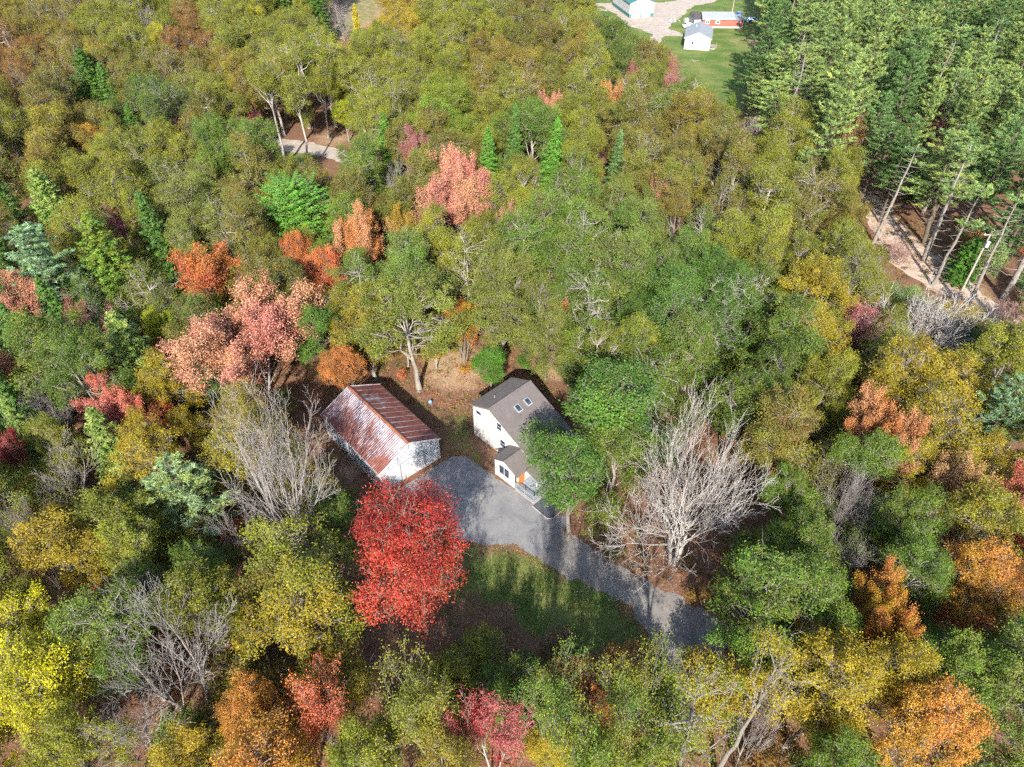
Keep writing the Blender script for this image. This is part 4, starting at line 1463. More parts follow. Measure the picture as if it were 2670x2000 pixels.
SPECIAL = [
    # kind, x, y, half width, height, colours, label
    ("redmaple", 897, 1213, 158, 18.0, "red", "coral", "brilliant red maple standing before the garage front", dict(name="maple_or_green_tree")),
    ("sparse", 530, 750, 156, 16.0, "peach", "pink", "broad pink and peach maple, the largest pink crown", dict(var=2)),
    ("sparse", 445, 600, 84, 14.0, "salmon", "orange", "orange red maple just above the broad pink maple", dict(var=0)),
    ("dense", 690, 605, 58, 13.0, "salmon", "orange", "orange red maple beside the tan orange one", {}),
    ("dense", 640, 570, 34, 13.0, "salmon", "orange", "small orange crown against the bright green cedar", {}),
    ("sparse", 765, 530, 50, 16.0, "peach", "orange", "tall tan and orange maple right of the bright green cedar", dict(var=2)),
    ("cedar", 648, 492, 84, 15.0, "bgreen", "spruce", "bright green dense cedar, the brightest conifer", {}),
    ("thin", 266, 500, 38, 13.0, "crimson", "rose", "narrow dark red maple between two spruces", dict(var=0)),
    ("fir", 350, 540, 58, 16.0, "spruce", "fir", "deep green spruce right of the narrow dark red maple", {}),
    ("fir", 245, 600, 84, 17.0, "olive", "spruce", "wide olive hemlock left of the orange red maple", {}),
    ("pine", 85, 580, 88, 18.0, "pine", "bluepine", "blue green pine near the left edge above the pink maple", {}),
    ("fir", 135, 490, 62, 17.0, "spruce", "ypine", "yellow green spruce above the blue green pine", {}),
    ("fir", 40, 480, 46, 16.0, "fir", "spruce", "dark spruce at the left edge", {}),
    ("fir", 205, 205, 50, 17.0, "fir", "spruce", "dark green spruce, tallest of the trio in the olive wood", {}),
    ("fir", 245, 225, 40, 15.0, "spruce", "fir", "green spruce, right one of the trio in the olive wood", {}),
    ("fir", 175, 235, 26, 12.0, "fir", "spruce", "slim spruce, left one of the trio in the olive wood", {}),
    ("fir", 290, 300, 30, 12.0, "fir", "spruce", "small spruce below the trio in the olive wood", {}),
    ("sparse", 60, 655, 62, 13.0, "pink", "peach", "pale pink maple by the left edge", {}),
    ("thin", 180, 700, 38, 13.0, "pink", "rose", "thin pink maple right of the pale pink maple", {}),
    ("thin", 265, 730, 50, 13.0, "mauve", "rose", "half bare mauve maple left of the broad pink maple", {}),
    ("fir", 295, 800, 74, 15.0, "spruce", "ypine", "leaf green spruce left of the tall bare tree", {}),
    ("dense", 355, 722, 44, 10.0, "bgreen", "lime", "lime green young tree beside the broad pink maple", {}),
    ("sparse", 245, 905, 80, 12.0, "salmon", "pink", "coral red maple behind the yellow green spruce", dict(var=2)),
    ("fir", 255, 1000, 62, 13.0, "spruce", "ypine", "yellow green spruce in front of the coral red maple", {}),
    ("fir", 68, 960, 44, 13.0, "ypine", "spruce", "small yellow green spruce near the left edge", {}),
    ("sparse", 18, 800, 56, 12.0, "orange", "peach", "orange maple cut by the left edge", {}),
    ("sparse", 5, 990, 36, 11.0, "crimson", "rose", "dark red maple cut by the left edge", {}),
    ("bare", 95, 875, 62, 13.0, "grey", "grey", "bare grey tree beside the orange maple at the left edge", {}),
    ("bare", 140, 1030, 74, 13.0, "grey", "grey", "white limbed bare tree below the small yellow green spruce", dict(bark="pale")),
    ("bare", 40, 1150, 62, 14.0, "grey", "grey", "bare grey tree low on the left edge", {}),
    ("pine", 408, 1070, 112, 14.0, "bluepine", "ypine", "pale blue green pine left of the garage", dict(var=2)),
    ("bare", 572, 990, 142, 24.0, "grey", "grey", "tall bare grey tree left of the garage", dict(var=4)),
    ("bare", 545, 1140, 70, 13.0, "grey", "grey", "low bare tree at the foot of the tall bare one", {}),
    ("dense", 735, 800, 48, 9.0, "rust", "orange", "rust orange tree at the back corner of the garage", {}),
    ("broad", 690, 720, 60, 13.0, "dgreen", "mgreen", "dark green round oak above the rusty roof", {}),
    ("broad", 715, 1120, 76, 9.0, "olive", "dgreen", "low olive oak at the garage's near left corner", {}),
    ("broad", 645, 1310, 150, 15.0, "gold", "olive", "large golden olive oak left of the brilliant red maple", dict(var=1)),
    ("dense", 70, 1460, 130, 15.0, "lime", "yolive", "large lemon yellow maple at the lower left edge", dict(var=1)),
    ("bare", 360, 1415, 200, 18.0, "grey", "grey", "large bare tree near the lower left corner", dict(var=3)),
    ("bare", 280, 1560, 100, 11.0, "grey", "grey", "low bare tree under the large bare tree at lower left", {}),
    ("thin", 690, 1545, 98, 14.0, "orange", "salmon", "nearly bare tree with a few orange leaves near the bottom", dict(bark="twig", var=0)),
    ("dense", 545, 1545, 72, 10.0, "gold", "orange", "amber gold maple near the bottom left", {}),
    ("thin", 1062, 1570, 82, 15.0, "red", "rose", "thin scarlet maple at the bottom edge", dict(bark="pale", var=1)),
    ("broad", 890, 700, 108, 17.0, "grey", "olive", "greyish green oak with a pale trunk behind the garage", dict(var=2)),
    ("sparse", 1000, 705, 36, 11.0, "salmon", "gold", "orange red sapling between the oaks behind the yard", {}),
    ("dense", 1060, 790, 46, 8.0, "bgreen", "mgreen", "bright green bush behind the house", {}),
    ("sparse", 985, 450, 72, 17.0, "pink", "peach", "tall pink maple in the middle of the wood", dict(var=2)),
    ("sparse", 985, 390, 50, 17.0, "peach", "pink", "peach maple directly behind the tall pink maple", {}),
    ("sparse", 898, 340, 34, 15.0, "mauve", "rose", "slim mauve pink maple above the tall pink maple", {}),
    ("thin", 1090, 490, 34, 13.0, "peach", "pink", "small half bare peach maple right of the tall pink maple", {}),
    ("sparse", 880, 500, 36, 13.0, "tan", "gold", "thin tan maple left of the tall pink maple", {}),
    ("fir", 1055, 390, 34, 17.0, "spruce", "bgreen", "green spruce, left one of three beside the tall pink maple", {}),
    ("fir", 1112, 345, 34, 18.0, "spruce", "fir", "green spruce, middle one of three beside the tall pink maple", {}),
    ("fir", 1180, 380, 44, 18.0, "spruce", "bgreen", "green spruce, right one of three beside the tall pink maple", {}),
    ("fir", 1322, 390, 32, 16.0, "pine", "fir", "blue green spruce alone among olive oaks", {}),
    ("fir", 835, 345, 34, 15.0, "spruce", "mgreen", "soft green spruce beside the end of the woodland drive", {}),
    ("bare", 850, 400, 46, 13.0, "grey", "grey", "bare grey tree left of the tall pink maple", {}),
    ("sparse", 1190, 245, 26, 13.0, "pink", "peach", "small pink crown in the olive wood at upper middle", {}),
    ("sparse", 1322, 215, 26, 13.0, "orange", "peach", "small orange crown near the farm lawn", {}),
    ("thin", 1357, 175, 26, 14.0, "mauve", "rose", "half bare mauve tree near the farm lawn", dict(bark="pinkish")),
    ("thin", 1445, 150, 22, 12.0, "pink", "rose", "thin pink maple on the edge of the farm lawn", {}),
    ("thin", 1452, 190, 22, 11.0, "pink", "rose", "thin pale pink maple nearer than its twin on the lawn edge", {}),
    ("thin", 1425, 440, 30, 14.0, "rose", "pink", "small rose crown among the dark green oaks", {}),
    ("broad", 1237, 1032, 104, 15.0, "mgreen", "dgreen", "mid green oak leaning over the front of the house", dict(var=3)),
    ("broad", 1302, 888, 136, 17.5, "mgreen", "dgreen", "large mid green oak hiding the right half of the house", dict(var=0)),
    ("broad", 1340, 985, 82, 14.0, "mgreen", "olive", "mid green oak between the house and the huge bare maple", {}),
    ("broad", 405, 935, 46, 9.0, "yolive", "gold", "small yellow olive tree under the broad pink maple", {}),
    ("bare", 1503, 1035, 236, 20.0, "grey", "grey", "huge spreading bare maple beside the gravel driveway", dict(bark="silver", var=1)),
    ("sparse", 1890, 945, 88, 14.0, "peach", "orange", "peach orange maple right of the huge bare maple", dict(var=2)),
    ("bare", 1840, 1060, 78, 13.0, "grey", "grey", "bare twiggy tree below the peach orange maple", {}),
    ("bare", 1825, 1185, 88, 9.0, "grey", "grey", "low bare spreading tree right of the gravel driveway", {}),
    ("fan", 2010, 690, 126, 13.0, "grey", "grey", "wide bare grey thicket by the brushy strip", dict(name="bare_tree", bark="silver")),
    ("thin", 1850, 700, 56, 11.0, "mauve", "rose", "reddish half bare tree left of the wide bare thicket", dict(bark="pinkish")),
    ("pine", 2155, 905, 68, 16.0, "bluepine", "pine", "pale blue green pine on the right edge", {}),
    ("sparse", 2180, 1120, 74, 14.0, "salmon", "pink", "coral maple on the right edge", dict(var=2)),
    ("sparse", 2045, 1050, 58, 13.0, "peach", "tan", "peach and tan maple left of the coral maple on the right edge", {}),
    ("broad", 2120, 1010, 62, 13.0, "gold", "yolive", "golden oak under the pale pine on the right edge", {}),
    ("dense", 2140, 1270, 84, 13.0, "gold", "orange", "golden orange maple below the coral maple on the right edge", {}),
    ("broad", 1655, 1290, 136, 17.0, "mgreen", "olive", "large mid green oak at the end of the gravel driveway", dict(var=4)),
    ("sparse", 1880, 1320, 76, 13.0, "orange", "gold", "sparse orange maple right of the large driveway oak", {}),
    ("bare", 1640, 1575, 52, 13.0, "grey", "grey", "slim bare tree near the bottom right of centre", {}),
    ("dense", 1190, 1610, 60, 11.0, "gold", "yolive", "golden maple at the bottom beside the thin scarlet maple", {}),
    ("dense", 2010, 1590, 110, 14.0, "gold", "orange", "amber maple at the bottom right", {}),
    ("lace", 905, 1545, 112, 18.0, "olive", "yolive", "olive oak right below the brilliant red maple", {}),
    ("broad", 790, 1650, 105, 14.0, "yolive", "olive", "yellowish oak at the bottom right of the nearly bare orange tree", {}),
    ("broad", 955, 1670, 95, 14.0, "yolive", "brown", "yellowish brown oak at the bottom left of the thin scarlet maple", {}),
    ("lace", 1190, 1530, 82, 21.0, "olive", "mgreen", "olive oak under the lawn's lower edge", {}),
    ("lace", 1300, 1590, 112, 21.0, "mgreen", "yolive", "mid green oak at the bottom right of the golden maple", {}),
    ("lace", 1395, 1510, 92, 21.0, "yolive", "mgreen", "yellowish oak left of the gravel driveway's lower end", {}),
    ("lattice", 1520, 1560, 112, 21.0, "yolive", "mgreen", "yellowish oak over the gravel driveway's lower end", {}),
    ("lattice", 1640, 1485, 80, 21.0, "yolive", "gold", "golden green oak directly below the large driveway oak", {}),
    ("broad", 1770, 1500, 118, 15.0, "gold", "yolive", "golden oak below right of the large driveway oak", {}),
    ("broad", 1900, 1470, 96, 14.0, "yolive", "gold", "yellow olive oak above the amber maple at bottom right", {}),
    ("broad", 2075, 1425, 104, 14.0, "mgreen", "olive", "mid green oak above right of the amber maple", {}),
    ("broad", 2180, 1540, 100, 15.0, "mgreen", "grey", "mid green oak in the bottom right corner", {}),
    ("broad", 1800, 1640, 96, 13.0, "olive", "mgreen", "olive oak on the bottom edge left of the amber maple", {}),
    ("broad", 1420, 1680, 100, 14.0, "mgreen", "yolive", "mid green oak on the bottom edge near the middle", {}),
    ("broad", 190, 1640, 105, 13.0, "olive", "yolive", "olive oak on the bottom edge right of the lemon yellow maple", {}),
    ("broad", 420, 1660, 100, 11.0, "olive", "gold", "low olive oak on the bottom edge under the large bare tree", {}),
    ("broad", 140, 1200, 100, 14.0, "yolive", "gold", "yellow olive oak below the white limbed bare tree", {}),
    ("broad", 300, 1190, 92, 13.0, "yolive", "olive", "yellow olive oak below the pale blue green pine", {}),
    ("broad", 440, 1225, 84, 12.0, "olive", "mgreen", "olive oak left of the large golden oak", {}),
    ("broad", 30, 1300, 84, 13.0, "olive", "yolive", "olive oak behind the lemon yellow maple at the left edge", {}),
    ("broad", 1700, 1080, 60, 11.0, "mgreen", "olive", "green oak right behind the huge bare maple", {}),
    ("broad", 1780, 830, 62, 14.0, "olive", "yolive", "olive oak above the huge bare maple's right side", {}),
    ("broad", 1990, 1160, 84, 13.0, "olive", "mgreen", "olive oak between the low bare tree and the coral maple", {}),
    # the top edge
    ("bare", 318, 45, 40, 16.0, "grey", "grey", "pale bare tree at the top left", dict(bark="pale")),
    ("thin", 185, 15, 24, 13.0, "rose", "mauve", "rose red tree on the top edge", {}),
    ("bare", 735, 25, 30, 13.0, "grey", "grey", "grey bare tree by the mown field on the top edge", {}),
    ("fir", 770, 62, 14, 12.0, "lime", "gold", "slim yellow tree on the edge of the mown field", dict(name="yellow_tree")),
    ("sparse", 900, 8, 22, 13.0, "salmon", "peach", "orange pink maple on the top edge", {}),
    ("broad", 345, 92, 34, 15.0, "lime", "yolive", "lemon yellow oak in the upper left wood", {}),
    ("broad", 410, 70, 38, 15.0, "rust", "brown", "rust brown oak in the upper left wood", {}),
    ("broad", 560, 55, 34, 14.0, "lime", "yolive", "lemon yellow oak near the mown field", {}),
    ("dense", 200, 318, 46, 12.0, "orange", "gold", "amber orange maple in the left wood", {}),
    ("thin", 393, 295, 26, 12.0, "crimson", "rose", "small crimson maple left of the woodland drive", {}),
    ("fir", 610, 25, 36, 16.0, "fir", "spruce", "dark spruce on the top edge left of the mown field", {}),
    ("fir", 690, 45, 34, 16.0, "fir", "spruce", "dark spruce beside the mown field", {}),
    # tall stems by the woodland drive
    ("tall", 580, 190, 52, 21.0, "yolive", "olive", "tall pale stemmed oak over the left end of the woodland drive", {}),
    ("tall", 640, 215, 40, 19.0, "yolive", "olive", "tall pale stemmed oak standing alone on the drive's grass", {}),
    ("tall", 640, 130, 44, 20.0, "yolive", "olive", "tall pale stemmed oak on the bank behind the drive", {}),
    ("tall", 700, 120, 46, 21.0, "yolive", "olive", "tall pale stemmed oak, right one on the bank behind the drive", {}),
    ("thin", 552, 265, 36, 11.0, "crimson", "rose", "crimson maple spreading over the left end of the woodland drive", dict(var=0)),
    ("dense", 745, 250, 32, 9.0, "bgreen", "lime", "lime green young tree right of the drive's tall stems", {}),
    # right-hand roadside
    ("bare", 1610, 290, 40, 11.0, "grey", "grey", "white bare tree at the corner of the farm lawn", dict(bark="pale")),
    ("fir", 1573, 250, 24, 9.0, "fir", "olive", "little dark spruce at the foot of the farm lawn", {}),
    ("thin", 1850, 310, 52, 15.0, "rust", "brown", "rusty half bare maple below the pines", dict(bark="pale")),
    ("thin", 1940, 285, 44, 12.0, "rust", "rose", "russet bare topped tree below the pines", dict(bark="pinkish")),
    ("thin", 2020, 300, 48, 12.0, "rust", "rose", "russet tree right of its bare topped neighbour below the pines", dict(bark="pinkish")),
    ("deadpine", 1935, 400, 44, 18.0, "pine", "fir", "half dead pine with bare limbs by the brushy strip", {}),
    ("deadpine", 1725, 190, 46, 22.0, "ypine", "pine", "pale half dead pine at the edge of the farm lawn", {}),
    ("deadpine", 2060, 420, 62, 20.0, "pine", "ypine", "white trunked ragged pine on the brushy strip", {}),
    ("deadpine", 2165, 520, 50, 20.0, "pine", "ypine", "half dead pine behind the utility pole", {}),
    ("broom", 1945, 550, 40, 3.5, "grey", "grey", "pink stemmed bare thicket on the brushy strip", dict(name="bare_shrub", bark="pinkish", var=0)),
    ("broom", 2185, 680, 52, 5.0, "grey", "grey", "tan bare thicket on the right edge of the brushy strip", dict(name="bare_shrub", bark="pinkish", var=0)),
    ("fir", 2085, 570, 42, 8.0, "bgreen", "fir", "bright green young conifer beside the utility pole", {}),
    ("sparse", 2205, 190, 26, 13.0, "crimson", "rose", "crimson maple on the right edge among the pines", {}),
    ("fir", 1985, 390, 24, 10.0, "fir", "spruce", "young dark spruce between the ragged pines", {}),
]
for k, dx, dy, rp, h, c1, c2, lab, ex in SPECIAL:
    special(k, dx, dy, rp, h, c1, c2, lab, **ex)

# shrubs around the clearing
SHRUBS = [(700, 1010, 1.5, "yolive", "gold", "small yellow green shrub against the garage's left wall"), (740, 1075, 1.3, "olive", "yolive", "low olive shrub near the garage corner"),
          (1085, 1000, 0.8, "bgreen", "mgreen", "small green shrub by the wing of the house"), (1155, 1455, 1.6, "dgreen", "bgreen", "dark green shrub at the lower edge of the lawn"),
          (985, 1440, 1.4, "yolive", "mgreen", "yellow green shrub between the red maple and the lawn"), (1100, 1430, 1.5, "mauve", "brown", "mauve brown bush at the lower edge of the lawn"),
          (1200, 1400, 1.6, "mauve", "brown", "mauve brown bush in the middle of the lower lawn edge"), (1030, 1400, 1.3, "brown", "olive", "brown bush beside the red maple's trunk"),
          (815, 780, 1.2, "rust", "brown", "russet shrub behind the garage"), (870, 810, 0.9, "salmon", "orange", "orange shrub at the pale oak trunk"),
          (1015, 800, 1.2, "salmon", "gold", "coral shrub at the back of the yard"), (1130, 790, 1.4, "mgreen", "bgreen", "green shrub behind the house ridge"),
          (1330, 1200, 1.2, "olive", "brown", "olive shrub on the drive's far bank"), (1520, 1290, 1.4, "rust", "brown", "russet shrub by the huge bare maple's foot"),
          (1590, 1230, 1.6, "rust", "brown", "russet bush right of the huge bare maple's foot")]
for dx, dy, r, c1, c2, lab in SHRUBS:
    g = ground(dx, dy, 0.5)
    t = put_tree("shrub", g, r * 1.5, r, c1, c2, "shrub", "dark", None, None, lab, "shrubs round the clearing")
    t.special = True

# surveyed mix of the wood: the nearest of these decides what grows at a place
MIX = """60 40 o yolive brown|130 60 o brown yolive|220 50 o olive yolive|300 100 o yolive olive|430 110 o rust brown|480 60 o olive yolive|530 100 o yolive olive|620 90 o yolive olive|860 40 o yolive gold|950 60 o yolive olive
1050 50 o olive yolive|1150 50 o brown olive|1230 50 o olive yolive|1250 110 o brown yolive|1330 110 o olive dgreen|1390 130 o olive brown|40 150 o brown rust|120 130 o brown yolive|320 170 o olive brown|420 170 o brown olive|520 150 o yolive brown
780 130 o yolive olive|880 150 o yolive olive|980 150 o olive yolive|1080 150 o yolive brown|1180 160 o brown olive|1280 150 o yolive olive|1390 200 o yolive olive|1480 230 o mgreen olive|60 260 o brown olive|130 230 o olive brown
340 230 o olive dgreen|430 240 o brown olive|490 250 o yolive olive|780 220 o yolive olive|850 230 o yolive olive|950 250 d bgreen yolive|1040 250 o olive yolive|1150 280 o mgreen olive|1250 280 o olive yolive|1380 280 o brown olive
1480 290 o brown yolive|1560 320 o brown olive|1640 340 o yolive olive|50 350 o olive yolive|120 330 o yolive brown|270 340 o olive yolive|350 330 o yolive olive|450 340 o mgreen olive|510 330 o mgreen grey|580 390 o brown olive|700 390 o olive brown
760 400 o mgreen olive|950 320 o olive brown|1250 350 o olive yolive|1400 350 o olive brown|1500 350 o brown olive|1600 380 o olive brown|1700 390 o olive yolive|30 420 o olive brown|200 400 o olive yolive|300 400 o olive yolive|420 420 o olive grey|510 420 o olive mgreen
480 490 o grey olive|540 470 o brown olive|800 430 o brown yolive|840 470 o brown olive|1140 440 o yolive olive|1250 450 o olive mgreen|1350 440 o olive grey|1480 430 o olive brown|1580 440 o brown olive|1680 470 o olive yolive|1780 470 o olive brown|1840 500 o yolive olive
540 570 o brown olive|800 580 o mgreen olive|850 600 o grey mgreen|1050 560 o yolive olive|1150 550 o olive mgreen|1250 540 o mgreen olive|1380 530 o mgreen grey|1480 520 o mgreen grey|1600 540 o olive yolive|1720 560 o olive yolive|1830 570 o yolive olive
40 720 f fir spruce|130 760 o dgreen olive|570 660 o brown dgreen|780 690 o gold olive|950 640 o olive yolive|1060 640 o olive grey|1150 640 o olive grey|1250 660 o grey dgreen|1350 690 o dgreen mgreen|1450 680 o dgreen mgreen|1560 670 o dgreen mgreen|1660 690 o dgreen olive|1750 680 o gold yolive
1830 620 o olive yolive|1200 790 o mgreen olive|1330 790 o mgreen yolive|1420 790 o dgreen olive|1560 790 o dgreen olive|1680 780 o dgreen olive|1790 800 o olive yolive|1850 800 o yolive olive|1950 810 o yolive gold|2040 820 o gold yolive|2120 790 o olive yolive|2190 750 o olive yolive
1760 900 o olive brown|2040 930 o gold yolive|1760 1010 o mgreen olive|2190 1010 o yolive gold|140 920 o olive yolive|380 890 o yolive gold|430 930 o yolive brown|180 1110 o olive yolive|290 1150 o yolive olive|120 1190 o yolive gold|350 1200 o olive mgreen
60 1250 o yolive olive|440 1220 o olive yolive|270 1230 o olive dgreen|1700 1150 o olive mgreen|1920 1130 o olive mgreen|1990 1150 o olive yolive|2070 1190 o gold olive|1960 1230 o olive mgreen|2030 1330 o olive mgreen|2190 1330 o olive gold|60 1320 o lime yolive
480 1420 o rust olive|250 1480 o dgreen olive|760 1420 o gold olive|900 1490 o olive yolive|830 1560 o olive yolive|950 1570 o olive brown|1170 1490 o olive mgreen|1280 1530 o mgreen yolive|1390 1470 o yolive mgreen|1500 1480 o yolive mgreen|1620 1450 o yolive gold
1760 1440 o yolive gold|1900 1470 o yolive gold|2080 1420 o mgreen olive|2170 1460 o mgreen grey|50 1620 d lime yolive|190 1620 o olive yolive|330 1620 o olive yolive|440 1620 o olive gold|590 1630 d gold orange|780 1620 o yolive olive|900 1650 o yolive olive
1290 1620 o mgreen olive|1450 1600 o mgreen yolive|1560 1600 o mgreen olive|1720 1580 o olive mgreen|1850 1600 o gold yolive|2120 1590 o mgreen olive|2200 1600 o mgreen grey
1690 40 p pine ypine|1790 40 p pine ypine|1880 70 p ypine pine|1990 60 p pine fir|2090 60 p pine ypine|2180 60 p pine fir|1680 110 p pine fir|1770 130 p ypine pine|1870 160 p pine ypine|1980 160 p pine ypine|2090 150 p pine fir|2190 140 p ypine pine
1700 210 p pine ypine|1800 220 p pine ypine|1900 230 p pine fir|2010 230 p pine ypine|2110 240 p pine ypine|2190 270 p ypine pine|1780 330 p pine ypine|1830 380 o olive yolive|1730 300 o olive yolive|2100 330 p pine ypine|2180 350 p ypine pine|2110 430 p pine fir
2190 440 p ypine pine|2130 500 q pine ypine|2200 580 q pine ypine|2210 520 p pine fir|1890 440 q pine ypine|2000 350 p pine ypine|1880 340 p pine fir"""
mix = []
for line in MIX.replace("\n", "|").split("|"):
    a = line.split()
    mix.append((float(a[0]), float(a[1]), a[2], a[3], a[4]))
MIXXY = np.array([(m[0], m[1]) for m in mix])
KINDS = {"o": "broad", "d": "dense", "p": "pine", "f": "fir", "s": "sparse", "q": "deadpine", "t": "thin"}

# places a crown may not hide: the clearing, the drives, the far lawns
OPEN = [
    [(690, 885), (745, 815), (800, 800), (890, 800), (900, 840), (960, 830), (1010, 820), (1110, 805), (1170, 825), (1180, 960), (1160, 1060), (1240, 1130), (1310, 1165), (1420, 1235), (1540, 1330), (1500, 1390), (1440, 1400),
     (1350, 1390), (1200, 1380), (1010, 1370), (960, 1390), (880, 1440), (840, 1400), (760, 1200), (800, 1070), (700, 960)],
    [(555, 292), (620, 285), (700, 285), (768, 332), (762, 350), (690, 340), (600, 328)],
    [(1265, 0), (1640, 0), (1640, 60), (1605, 115), (1590, 160), (1600, 235), (1570, 225), (1500, 165), (1440, 110), (1410, 78), (1330, 40)],
    [(752, 0), (840, 0), (825, 40), (780, 62), (750, 85), (700, 85), (722, 45)],
    [(1835, 395), (1895, 395), (1960, 490), (2050, 560), (2212, 680), (2212, 725), (2130, 690), (2030, 640), (1910, 600), (1870, 520)],
    [(1560, 970), (1420, 960), (1350, 1060), (1370, 1160), (1470, 1250), (1590, 1190), (1630, 1080)],
]
NO_STEM = [W["asphalt"], W["gravel"], W["upper"], W["farm"], W["field"], W["farmroad"], [(-30, 50), (-14, 46), (4, 46), (12, 56), (6, 68), (-12, 72), (-26, 66)]]


def inside(x, y, poly):
    r = False
    n = len(poly)
    x0, y0 = poly[-1]
    for x1, y1 in poly:
        if (y0 > y) != (y1 > y) and x < (x1 - x0) * (y - y0) / (y1 - y0) + x0:
            r = not r
        x0, y0 = x1, y1
    return r


RING = [(math.cos(i * 0.7854), math.sin(i * 0.7854)) for i in range(8)]
BOXES = [(min(p[0] for p in q), max(p[0] for p in q), min(p[1] for p in q), max(p[1] for p in q)) for q in OPEN]


def hides(sx, sy, rx, ry):
    for poly, (a0, a1, b0, b1) in zip(OPEN, BOXES):
        if sx + rx < a0 or sx - rx > a1 or sy + ry < b0 or sy - ry > b1:
            continue
        if inside(sx, sy, poly):
            return True
        for c, s in RING:
            if inside(sx + c * rx * 0.8, sy + s * ry * 0.8, poly) or inside(sx + c * rx * 0.4, sy + s * ry * 0.4, poly):
                return True
    return False


rngf = random.Random(20)


def wanted(x, y):
    """which mix grows at a ground place"""
    sx, sy, dep = survey((x, y, 10.0))
    d = np.hypot(MIXXY[:, 0] - sx - rngf.gauss(0, 16), MIXXY[:, 1] - sy - rngf.gauss(0, 12))
    return mix[int(np.argmin(d))]


spec = [t for t in TREES if t.kind != "shrub"]
placed = [(t.base.x, t.base.y, min(t.r, 4.2) * (0.7 if t.kind in ("bare", "thin", "tall") else 0.9)) for t in spec]
cells = {}


def cell(x, y):
    return int(x // 10), int(y // 10)


for q in placed:
    cells.setdefault(cell(q[0], q[1]), []).append(q)


def near(x, y, r, k):
    ci, cj = cell(x, y)
    for i in (ci - 1, ci, ci + 1):
        for j in (cj - 1, cj, cj + 1):
            for q in cells.get((i, j), ()):
                if (q[0] - x) ** 2 + (q[1] - y) ** 2 < (k * (q[2] + r)) ** 2:
                    return True
    return False


def clear_of_view(x, y, h, r, cf, sight):
    if any(inside(x, y, p) for p in NO_STEM):
        return False
    sx, sy, dep = survey((x, y, h * cf))
    rx = r * FPX / dep / S
    ty = survey((x, y, h))[1]
    by = survey((x, y, h * max(0.0, 2 * cf - 1)))[1]
    ry = max(rx * 0.8, abs(by - ty) / 2 + rx * 0.3)
    if sx + rx < -25 or sx - rx > 2237 or ty > 1690 or sy + ry < -6:
        return False                                    # nothing of it in the picture, and too far off to shade it
    if hides(sx, sy, rx, ry):
        return False
    if sight:
        for t in spec:
            if y < t.base.y and math.hypot(sx - t.sx, sy - t.sy) < 0.5 * t.rp + sight * rx:
                return False
    return True


def sizes(kind):
    if kind == "broad":
        return rngf.uniform(13.5, 18.0), rngf.uniform(4.0, 5.8)
    if kind == "dense":
        return rngf.uniform(12, 15), rngf.uniform(3.8, 4.8)
    if kind in ("pine", "deadpine"):
        return rngf.uniform(15, 26), rngf.uniform(4.0, 6.4)
    if kind == "fir":
        return rngf.uniform(12, 16), rngf.uniform(2.8, 3.6)
    return rngf.uniform(11, 15), rngf.uniform(3.4, 4.6)


fill = []
for pas, tries in (("canopy", 26000), ("gap", 14000), ("young", 3600)):
    for _ in range(tries):
        y = 2 + 300 * math.sqrt(rngf.random())
        half = math.hypot(y, 45) * 0.80 + 6
        x = rngf.uniform(-half, half)
        if pas == "young":
            y = 4 + 100 * rngf.random()
            x = rngf.uniform(-1, 1) * (math.hypot(y, 45) * 0.80 + 4)
        if near(x, y, {"canopy": 3.2, "gap": 2.6, "young": 1.9}[pas], {"canopy": 0.60, "gap": 0.58, "young": 0.55}[pas]):
            continue
        m = wanted(x, y)
        kind = KINDS[m[2]]
        c1, c2 = m[3], m[4]
        h, r = sizes(kind)
        if kind == "pine" and rngf.random() < 0.12:
            kind = "deadpine"
        if kind == "broad" and rngf.random() < 0.25:
            kind = "airy"
        cf = CF.get(kind, 0.6)
        if pas == "gap":
            h *= rngf.uniform(0.72, 0.9)
            r *= rngf.uniform(0.62, 0.8)
        elif pas == "young":
            kind = "young" if kind != "fir" else "fir"
            h, r = rngf.uniform(4.5, 8.5), rngf.uniform(1.9, 3.1)
            cf = 0.5
            if rngf.random() < 0.3:
                c1, c2 = rngf.choice([("rust", "orange"), ("gold", "yolive"), ("bgreen", "mgreen"), ("rust", "brown"), ("salmon", "rust"), ("dgreen", "olive")])
        if pas != "young" and -7 < x < 19 and y < 28:
            continue                                    # open sky towards the sun over the front lawn
        if near(x, y, r, 0.60 if pas != "young" else 0.50):
            continue
        if not clear_of_view(x, y, h, r, cf, {"canopy": 0.64, "gap": 0.5, "young": 0.2}[pas]):
            continue
        cells.setdefault(cell(x, y), []).append((x, y, r))
        fill.append((x, y, kind, h, r, c1, c2))
NAME["airy"] = "oak_tree"
NAME["young"] = "sapling"
for (x, y, kind, h, r, c1, c2) in fill:
    if rngf.random() < 0.25:
        c1, c2 = c2, c1
    nm = NAME[kind]  # species unknown: names below only sort the broadleaf crowns by colour
    if nm == "oak_tree" and c1 in ("yolive", "gold", "lime"):
        nm = "yellow_broadleaf"
    elif nm == "oak_tree" and c1 in ("brown", "rust"):
        nm = "brown_broadleaf"
    elif nm == "oak_tree" and c1 in ("mgreen", "dgreen", "bgreen", "grey"):
        nm = "maple_or_green_tree"  # green crowns of unknown species, filed together with the maples
    put_tree(kind, (x, y), h, r, c1, c2, nm, {"pine": "dark", "fir": "dark", "deadpine": "grey"}.get(kind, "pale" if rngf.random() < 0.4 else "grey"))
